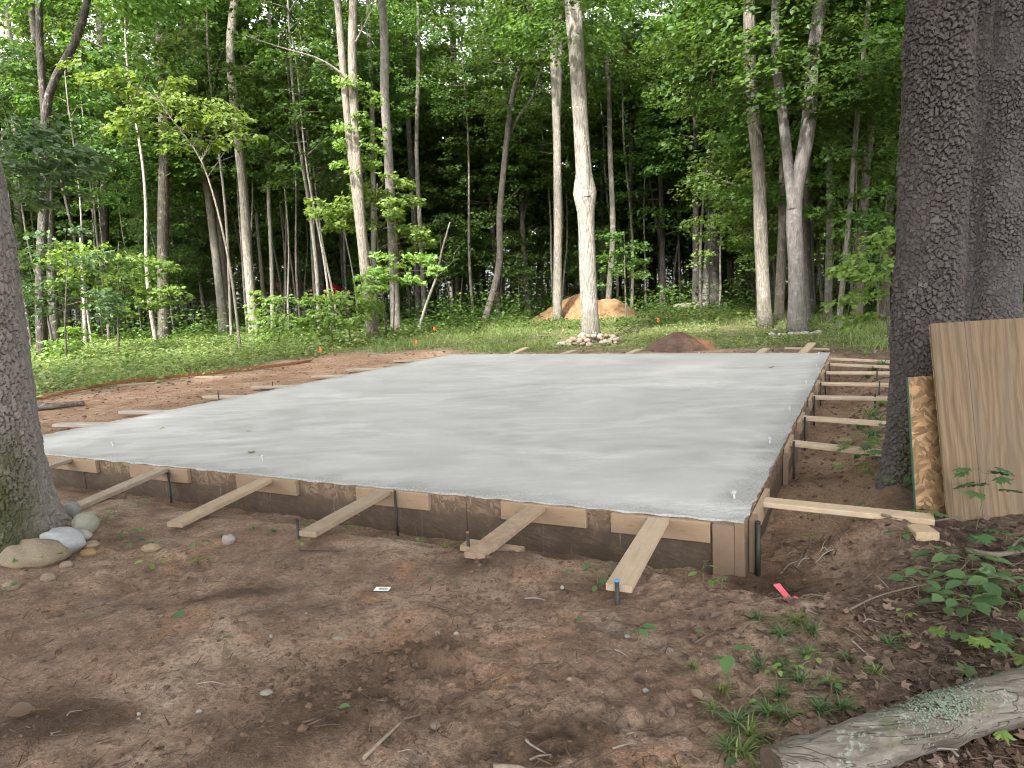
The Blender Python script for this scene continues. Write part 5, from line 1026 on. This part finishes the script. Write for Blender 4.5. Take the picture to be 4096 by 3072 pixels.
twig([gl(1065, 1652, .01), gl(1120, 1645, .012), gl(1165, 1662, .01)], .011, 'crooked grey stick at the lowest edge of the dirt', None, (.25, .2, .16))
twig([gl(1640, 1205, .03), gl(1660, 1225, .04), gl(1690, 1240, .02), gl(1720, 1240, .02)], .011, 'bent forked root stick beside the pink ribbon', None, (.13, .10, .08), (6, (.05, -.05, .05)))
twig([gl(1935, 1655, .02), gl(1985, 1640, .05), gl(2010, 1612, .09), gl(2040, 1590, .12)], .010, 'crooked bare branch rising in front of the lichen log', None, (.25, .215, .185), (3, (.14, -.02, .01)), 'branch')
twig([gl(1990, 1600, .05), gl(2020, 1615, .06), gl(2070, 1650, .03)], .009, 'second bare branch propped against the lichen log', None, (.25, .215, .185), None, 'branch')
twig([gl(2090, 1195, .03), gl(2140, 1215, .05), gl(2212, 1210, .06), gl(2260, 1195, .05)], .02, 'thick fallen branch on litter in front of the plywood', None, (.17, .135, .11), (5, (.15, .1, .05)), 'branch')
twig([gl(1905, 1140, .03), gl(2000, 1138, .02), gl(2100, 1118, .04), gl(2180, 1105, .03)], .011, 'long thin branch lying along the foot of the plywood', None, (.16, .125, .1), None, 'branch')
twig([gl(1835, 1335, .02), gl(1900, 1290, .03), gl(2060, 1270, .05), gl(2110, 1200, .05)], .006, 'wiry vine stem trailing over the broadleaf patch', None, (.17, .13, .1), None, 'vine')
for i in range(38):
    u = rnd.uniform(60, 1750); v = rnd.uniform(1225, 1640); L = rnd.uniform(18, 70); an = rnd.uniform(-.7, .7); p_ = gl(u, v, .006); q_ = gl(u + L * math.cos(an), v + L * math.sin(an) * .6, .006); mid = (p_ + q_) / 2 + np.array([rnd.uniform(-.02, .02), rnd.uniform(-.02, .02), .008])
    twig([p_, mid, q_], rnd.uniform(.0022, .006), 'small dry twig lying loose on the brown dirt', 'twigs on the dirt', rnd.choice(TW), None, 'twig')
for i in range(34):
    u = rnd.uniform(1480, 2240); v = rnd.uniform(1180, 1560); L = rnd.uniform(25, 110); an = rnd.uniform(-.9, .9); p_ = gl(u, v, .008); q_ = gl(u + L * math.cos(an), v + L * math.sin(an) * .6, .008); mid = (p_ + q_) / 2 + np.array([rnd.uniform(-.03, .03), rnd.uniform(-.03, .03), .015])
    twig([p_, mid, q_], rnd.uniform(.002, .006), 'thin dry twig among the litter in front of the plywood', 'twigs among the litter', rnd.choice(TW), None, 'twig')
# roots exposed in the soil bank by the near corner
for i in range(30):
    p_ = np.array(S(.28 + rnd.uniform(-.14, .22), -.28 - rnd.random() * .35, 0)); p_[2] = gz(p_[0], p_[1]) + .02; d = np.array([rnd.uniform(-.16, .08), rnd.uniform(-.16, .02), rnd.uniform(-.10, .10)])
    twig([p_, p_ + d * .5 + np.array([0, 0, rnd.uniform(-.02, .05)]), p_ + d], rnd.uniform(.002, .005), 'fine root dangling from the torn bank by the near corner', 'roots in the torn bank', rnd.choice([(.10, .075, .06), (.28, .25, .21), (.07, .055, .045)]), None, 'root')
# brush heap beyond the stones
for i in range(14):
    c = G(1350, 722); p_ = np.array([c[0] + rnd.uniform(-.4, .5), c[1] + rnd.uniform(-.3, .3), gz(c[0], c[1]) + rnd.uniform(.03, .12)]); d = np.array([rnd.uniform(-.5, .5), rnd.uniform(-.2, .2), rnd.uniform(.0, .28)])
    twig([p_, p_ + d * .5 + np.array([0, 0, .06]), p_ + d], rnd.uniform(.008, .02), 'dark stick in the little brush heap by the stone ring', 'sticks of the brush heap', (.05, .038, .03), None, 'brush_stick')

# ------------------------------------------------------------------ small plants
LM = {}
for kd in ('maple', 'oval', 'lobe3'):
    for mt in ('leaf_near', 'leaf_bright', 'leaf_dead', 'leaf_ground'):
        T, F = TPL[kd]; T = T.copy(); T[:, 2] -= .10 * T[:, 0] ** 2
        for tn in (.3, .7):
            fs = {}
            for f in F: fs.setdefault(len(f), []).append(f)
            LM[(kd, mt, tn)] = fast('leaf', T, [np.array(f) for f in fs.values()], mt, {'tone': [tn] * len(T)}, True)
def plant(pos, h, lv, kind, mat, size, label, group=None, name='seedling', col=(.16, .15, .07), spread=.09, cat='seedling', layers=2, tilt=.25):
    pos = np.array(pos, float); t = empty(name, pos, label, cat, group); mb = MB(); lean = np.array([rnd.uniform(-.15, .15), rnd.uniform(-.15, .1), 1.0]); tops = []
    mb.tube([(0, 0, -.02), tuple(lean * h * .5 + (rnd.uniform(-.01, .01), 0, 0)), tuple(lean * h)], [.0028, .0022, .0015], 5, False)
    for i in range(lv):
        k = 1 - (i % layers) * .28 - .05 * rnd.random(); p_ = lean * h * k; an = i * 2.4 + rnd.uniform(-.4, .4); rr = spread * rnd.uniform(.5, 1.1); q_ = p_ + np.array([math.cos(an) * rr, math.sin(an) * rr, rnd.uniform(0, .03)]); mb.tube([tuple(p_), tuple((p_ + q_) / 2 + (0, 0, .01)), tuple(q_)], [.0014, .0012, .001], 4, False); tops.append((q_, an))
    link('stem', mb.mesh('stem', 'twig', True), t, None, None, None, col)
    for q_, an in tops:
        s = size * rnd.uniform(.75, 1.2); link('leaf', LM[(kind, mat, rnd.choice((.3, .7)))], t, q_, (rnd.uniform(-tilt, tilt), rnd.uniform(-.1, .35), an + rnd.uniform(-.4, .4)), s)
    return t
def gp(u, v): return gl(u, v, 0.0)
plant(gp(2108, 1140), .40, 9, 'maple', 'leaf_near', .125, 'knee-high maple seedling growing against the plywood', spread=.10)
plant(gp(1905, 1010), .16, 8, 'maple', 'leaf_near', .13, 'maple seedling sprawling over a brace end by the trunk', spread=.14)
plant(gp(1870, 1000), .20, 7, 'maple', 'leaf_bright', .12, 'brighter maple seedling reaching over the red trench', spread=.14)
plant(gp(1885, 985), .26, 9, 'maple', 'leaf_near', .13, 'tall maple seedling in the gap before the massive trunk', spread=.15)
plant(gp(1915, 1030), .22, 8, 'maple', 'leaf_near', .12, 'maple seedling touching the foot of the massive trunk', spread=.13)
plant(gp(1850, 1015), .14, 7, 'maple', 'leaf_bright', .11, 'light green maple seedling at the edge of the red trench', spread=.13)
plant(gp(1945, 1080), .14, 5, 'maple', 'leaf_near', .10, 'small maple seedling at the mossy foot of the massive trunk', spread=.08)
plant(gp(2000, 1130), .07, 4, 'maple', 'leaf_near', .10, 'low maple seedling at the foot of the strand board', spread=.07)
plant(gp(1940, 1175), .09, 5, 'oval', 'leaf_near', .065, 'small leafy sprig beside the end-sawn block', spread=.05)
plant(gp(2170, 1190), .12, 8, 'maple', 'leaf_near', .13, 'cluster of maple leaves beside the thick fallen branch', spread=.12)
plant(gp(2100, 1225), .06, 4, 'oval', 'leaf_near', .13, 'broad spotted leaves lying before the plywood', spread=.08)
for i, (u, v, n, s, sp) in enumerate(((2010, 1262, 6, .085, .09), (2075, 1275, 8, .10, .10), (2110, 1300, 9, .105, .10), (2150, 1290, 7, .115, .10), (2190, 1300, 6, .125, .11), (2050, 1330, 8, .085, .10), (2090, 1345, 8, .095, .09), (1985, 1295, 6, .08, .10), (2030, 1220, 5, .09, .08), (2205, 1345, 5, .12, .10), (2090, 1235, 6, .09, .1))):
    plant(gp(u, v), .07 + .05 * rnd.random(), n, 'oval', 'leaf_near', s, 'low dark broadleaf plant in the patch before the plywood', 'broadleaf patch before the plywood', 'broadleaf_plant', spread=sp, cat='plant', tilt=.4)
plant(gp(2120, 1400), .06, 4, 'maple', 'leaf_near', .10, 'maple leaf pair on litter above the lichen log', spread=.07); plant(gp(2170, 1420), .08, 5, 'maple', 'leaf_bright', .105, 'spotted maple seedling next to the lichen log', spread=.09); plant(gp(2130, 1462), .03, 2, 'maple', 'leaf_near', .11, 'single flat maple leaf just above the lichen log', spread=.03); plant(gp(1985, 1385), .04, 2, 'maple', 'leaf_bright', .10, 'bright maple leaf on bare litter', spread=.04); plant(gp(2145, 1590), .05, 3, 'maple', 'leaf_bright', .07, 'small maple sprout in the shade behind the log end', spread=.04)
plant(gp(1525, 1255), .13, 6, 'oval', 'leaf_bright', .05, 'bright sprig growing at the foot of the near corner boards', spread=.05, layers=3)
plant(gp(1290, 1265), .14, 14, 'oval', 'leaf_near', .045, 'feathery weed beside the blue-tipped stake brace', spread=.07, layers=4); plant(gp(760, 1120), .17, 8, 'oval', 'leaf_bright', .05, 'weed standing against the dark-ended brace', spread=.05, layers=3)
plant(gp(1385, 1390), .09, 4, 'oval', 'leaf_near', .07, 'wilted dark-leaved sprig on open dirt', spread=.03); plant(gp(430, 1205), .14, 4, 'oval', 'leaf_near', .075, 'wilting dark sprig before the hovering brace', spread=.04); plant(gp(1575, 1470), .14, 3, 'oval', 'leaf_near', .085, 'drooping three-leaved sprig right of the open dirt', spread=.03)
for i, (u, v) in enumerate(((230, 1140), (280, 1165), (250, 1120), (285, 1185), (105, 1228), (60, 1230), (330, 1225), (15, 1290), (435, 1215), (300, 1095))):
    plant(gp(u, v), .05, 5, 'oval', 'leaf_near' if i % 2 else 'leaf_bright', .05 if i not in (5,) else .09, 'low leafy weed on dirt between river stones and braces', 'weeds near the river stones', 'weed', spread=.05, cat='weed')
for i, (u, v) in enumerate(((1560, 1210 + 60), (655, 1180), (1680, 1480), (1795, 1500), (1705, 1460), (1650, 1520), (1240, 1255), (700, 1150), (1760, 1430), (1610, 1420), (1750, 1100), (1770, 1058), (1860, 1075), (1955, 1350))):
    plant(gp(u, v), .04 + .03 * rnd.random(), 5, 'oval', 'leaf_bright' if i % 3 else 'leaf_near', .032, 'tiny leafy weed sprouting from the dirt', 'tiny weeds in the dirt', 'weed', spread=.035, cat='weed')
plant(gp(100, 985), .12, 6, 'oval', 'leaf_near', .09, 'dark leafy sprig at the slab end behind the mossy trunk', spread=.09); plant(gp(265, 1030), .16, 9, 'oval', 'leaf_near', .06, 'ferny sprig under the second grey brace', spread=.12)
# grass tufts near the camera
TUF = []
for i in range(4):
    n = 34; an = rng.uniform(0, 2 * np.pi, n); out = rng.uniform(.2, 1.0, n); D = np.stack([np.cos(an) * out, np.sin(an) * out, np.ones(n) * .8], 1); V_, F_, T_ = [], [], []
    mbq = MB(); tone = []
    for k in range(n):
        L = rng.uniform(.5, 1.0); d = D[k] / np.linalg.norm(D[k]); s = np.cross(d, (0, 0, 1.0)); s /= np.linalg.norm(s); b0 = rng.normal(0, .06, 3) * (1, 1, 0); w = .022; pts = []
        for q in range(5):
            f = q / 4; c = b0 + d * L * f + np.array([d[0], d[1], 0]) * L * .5 * f * f - np.array([0, 0, 1]) * L * .55 * f ** 2.4; ww = w * (1 - f ** 1.6) + .001; pts += [tuple(c - s * ww), tuple(c + s * ww)]
        mbq.put(pts, [(2 * q, 2 * q + 1, 2 * q + 3, 2 * q + 2) for q in range(4)]); tone += [rng.random()] * 10
    TUF.append(mbq.mesh('blades', 'leaf_near' if i % 2 else 'leaf_ground', True, {'tone': tone}))
def tuft(u, v, s, label, group): q = gp(u, v); o = link('grass_tuft', TUF[rnd.randrange(4)], None, q, (0, 0, rnd.uniform(0, 6.28)), s); tag(o, label, 'grass', group)
for (u, v, s) in ((1720, 1355, .20), (1690, 1375, .16), (1755, 1375, .16), (1640, 1340, .12), (1560, 1480, .12), (1640, 1440, .14), (1690, 1430, .14), (1730, 1470, .15), (1590, 1560, .16), (1620, 1590, .18), (1575, 1620, .14), (1660, 1540, .15), (1700, 1545, .15), (1540, 1525, .10), (1790, 1470, .14), (1830, 1420, .12), (1600, 1630, .17), (1820, 1530, .14), (1740, 1420, .14), (1890, 1460, .12), (1500, 1440, .09), (1920, 1390, .12), (1680, 1490, .13), (1770, 1535, .13)):
    tuft(u, v, s * .95, 'ragged grass tuft on the dirt between near corner and log', 'grass tufts near the log')
for (u, v, s) in ((440, 1065, .2), (655, 1120, .12), (700, 1135, .12), (820, 1125, .14), (900, 1140, .14), (860, 1150, .1), (960, 1170, .12), (590, 1145, .1), (1000, 1185, .1), (330, 1175, .1), (480, 1160, .1), (545, 1140, .1)): tuft(u, v, s * .8, 'wispy grass tuft along the crest before the front panels', 'grass tufts along the front panels')
for (u, v, s) in ((1880, 885, .34), (1900, 905, .3), (1860, 900, .3), (1885, 930, .3), (1905, 870, .3), (1890, 800, .36), (1905, 793, .4), (1875, 805, .3), (1890, 945, .25), (1850, 955, .2), (1870, 765, .3)): tuft(u, v, s, 'long arching grass tuft between braces and the big trunk', 'grass tufts by the big trunk')

# ------------------------------------------------------------------ fallen leaves, one by one
def dleaf(p, s, kind, mat, label, group, flat=.35):
    o = link('fallen_leaf', LM[(kind, mat, rnd.choice((.3, .7)))], None, p, (rnd.uniform(-flat, flat), rnd.uniform(-flat, flat * .4), rnd.uniform(0, 6.28)), (s, s, s * rnd.uniform(.6, 2.2))); tag(o, label, 'leaf', group)
for i in range(95):
    u = rnd.uniform(10, 1500); v = rnd.uniform(1215, 1650); dleaf(gl(u, v, .012), rnd.uniform(.02, .05), rnd.choice(['oval', 'lobe3', 'maple']), 'leaf_dead', 'dry curled brown leaf lying on the bare dirt', 'dry leaves on the dirt', .6)
for i in range(70):
    u = rnd.uniform(1500, 2230); v = rnd.uniform(1220, 1640); dleaf(gl(u, v, .015), rnd.uniform(.03, .075), rnd.choice(['oval', 'lobe3', 'maple']), 'leaf_dead', 'dry curled leaf on the litter around the log', 'dry leaves round the log', .7)
for (u, v, s) in ((980, 1180, .09), (395, 1348, .09), (560, 1395, .0), (1255, 1355, .05), (935, 1255, .045), (975, 1262, .04), (735, 1572, .05), (1220, 1275, .04), (1590, 1640, .05), (1500, 1365, .05), (480, 1395, .06)):
    if s: dleaf(gl(u, v, .014), s, 'oval', 'leaf_near', 'fallen green leaf lying flat on the dirt', 'green leaves on the dirt', .3)
dleaf(gl(1262, 1368, .014), .07, 'lobe3', 'leaf_dead', 'yellow-tan torn leaf between the stick and the sprig', None); dleaf(gl(75, 1545, .03), .10, 'oval', 'leaf_dead', 'curled tan leaf standing up at the edge of the dirt', None, .7)
for (u, v, s) in ((352, 925, .07), (535, 932, .07), (540, 978, .09), (1665, 793, .10)):
    q = G(u, v, .014); dleaf(q, s, 'lobe3', 'leaf_ground', 'small leaf fallen on the concrete slab', 'leaves on the slab', .3)

# ------------------------------------------------------------------ ribbons, flags, label, far things
rb = empty('pink_ribbon', gl(1708, 1242, .015), 'strip of pink survey ribbon crumpled beside a bent root', 'ribbon')
mb = MB(); mb.put([(-.09, .03, .10), (-.05, .035, .105), (.005, .0, .03), (-.025, -.015, .02), (.03, -.02, .012), (.045, .01, .02)], [(0, 3, 2, 1), (3, 4, 5, 2)]); link('tail', mb.mesh('tail', 'pink_tape'), rb)
mb = MB(); mb.put([(.0, -.01, .03), (.03, .015, .035), (.085, -.02, .012), (.075, -.05, .006), (.02, -.035, .012)], [(0, 4, 3, 2, 1)]); link('loop', mb.mesh('loop', 'pink_tape'), rb)
def flag(u, v, h, label, Y=None):
    q = gl(u, v, 0); t = empty('survey_flag', q, label, 'flag', 'orange survey flags'); mb = MB(); mb.tube([(0, 0, -.1), (0, 0, h)], .004, 5); link('wire', mb.mesh('wire', 'steel_black'), t)
    mb = MB(); mb.put([(0, 0, h), (.03, .01, h - .01), (.09, -.02, h - .12), (.05, -.01, h - .19), (-.01, 0, h - .16)], [(0, 4, 3, 2, 1)]); link('cloth', mb.mesh('cloth', 'orange_tape'), t)
flag(690, 768, .30, 'small orange flag among weeds by the bushy maple'); flag(897, 750, .30, 'small orange flag in the grass below the leaning dead sapling'); flag(937, 722, .34, 'small orange flag farther out in the long grass'); flag(1420, 705, .35, 'small orange flag near the fallen rotting trunk')
lb = empty('paper_label', gl(826, 1274, .012), 'small white printed paper label lying on the dirt', 'label', rotz=-.15); mb = MB(); mb.box(-.045, .045, -.026, .026, 0, .0015); link('paper', mb.mesh('paper', 'paper'), lb)
for i in range(9): mb = MB(); mb.box(-.018 + i * .006, -.018 + i * .006 + rnd.choice((.0015, .003)), -.016, .014, .0017, .0022); link('printed_bar', mb.mesh('printed_bar', 'ink'), lb)
um = empty('parasol', (atY(722, 640, 50)[0], 50, -.1), 'bright red parasol glimpsed through the trunks', 'parasol'); zt = atY(722, 612, 50)[2] + .1; ze = atY(722, 633, 50)[2] + .1
mb = MB(); mb.tube([(0, 0, 0), (0, 0, zt)], .03, 8); link('pole', mb.mesh('pole', 'siding'), um)
mb = MB(); n = 12; mb.put([(0, 0, zt)] + [(1.25 * math.cos(k * 2 * math.pi / n), 1.25 * math.sin(k * 2 * math.pi / n), ze + .05 * (k % 2)) for k in range(n)] + [(1.22 * math.cos(k * 2 * math.pi / n), 1.22 * math.sin(k * 2 * math.pi / n), ze - .16) for k in range(n)], [(0, 1 + k, 1 + (k + 1) % n) for k in range(n)] + [(1 + k, 13 + k, 13 + (k + 1) % n, 1 + (k + 1) % n) for k in range(n)]); link('canopy', mb.mesh('canopy', 'red_canvas'), um)
def house(u0, u1, Y, zw, zr, label, roof=True):
    x0, x1 = atY(u0, 640, Y)[0], atY(u1, 640, Y)[0]; w = x1 - x0; t = empty('house', ((x0 + x1) / 2, Y, -.3), label, 'house'); D = 6.0
    mb = MB(); mb.box(-w / 2, w / 2, 0, D, 0, zw); link('wall', mb.mesh('wall', 'siding'), t)
    mb = MB(); mb.put([(-w / 2 - .4, -.4, zw + .003), (w / 2 + .4, -.4, zw + .003), (w / 2 + .4, D + .4, zw + .003), (-w / 2 - .4, D + .4, zw + .003), (-w / 2 - .4, D / 2, zr), (w / 2 + .4, D / 2, zr)], [(0, 1, 5, 4), (2, 3, 4, 5), (0, 4, 3), (1, 2, 5), (0, 3, 2, 1)]); link('roof', mb.mesh('roof', 'roof_tile'), t)
    for k in range(3):
        xx = -w / 2 + w * (k + .5) / 3; f = MB(); f.box(xx - .5, xx + .5, -.05, -.003, 1.2, 2.2); wo = link('window', f.mesh('window', 'siding'), t); f = MB(); f.box(xx - .43, xx + .43, -.062, -.052, 1.27, 2.13); link('pane', f.mesh('pane', 'window_dark'), wo)
house(560, 672, 66, 2.6, 4.3, 'white house with red-brown roof glimpsed through trunks near the parasol'); house(120, 260, 70, 2.5, 4.0, 'white house glimpsed past the mossy trunk deep behind the wood'); house(395, 440, 74, 2.4, 3.8, 'pale house sliver between the dark trunks')
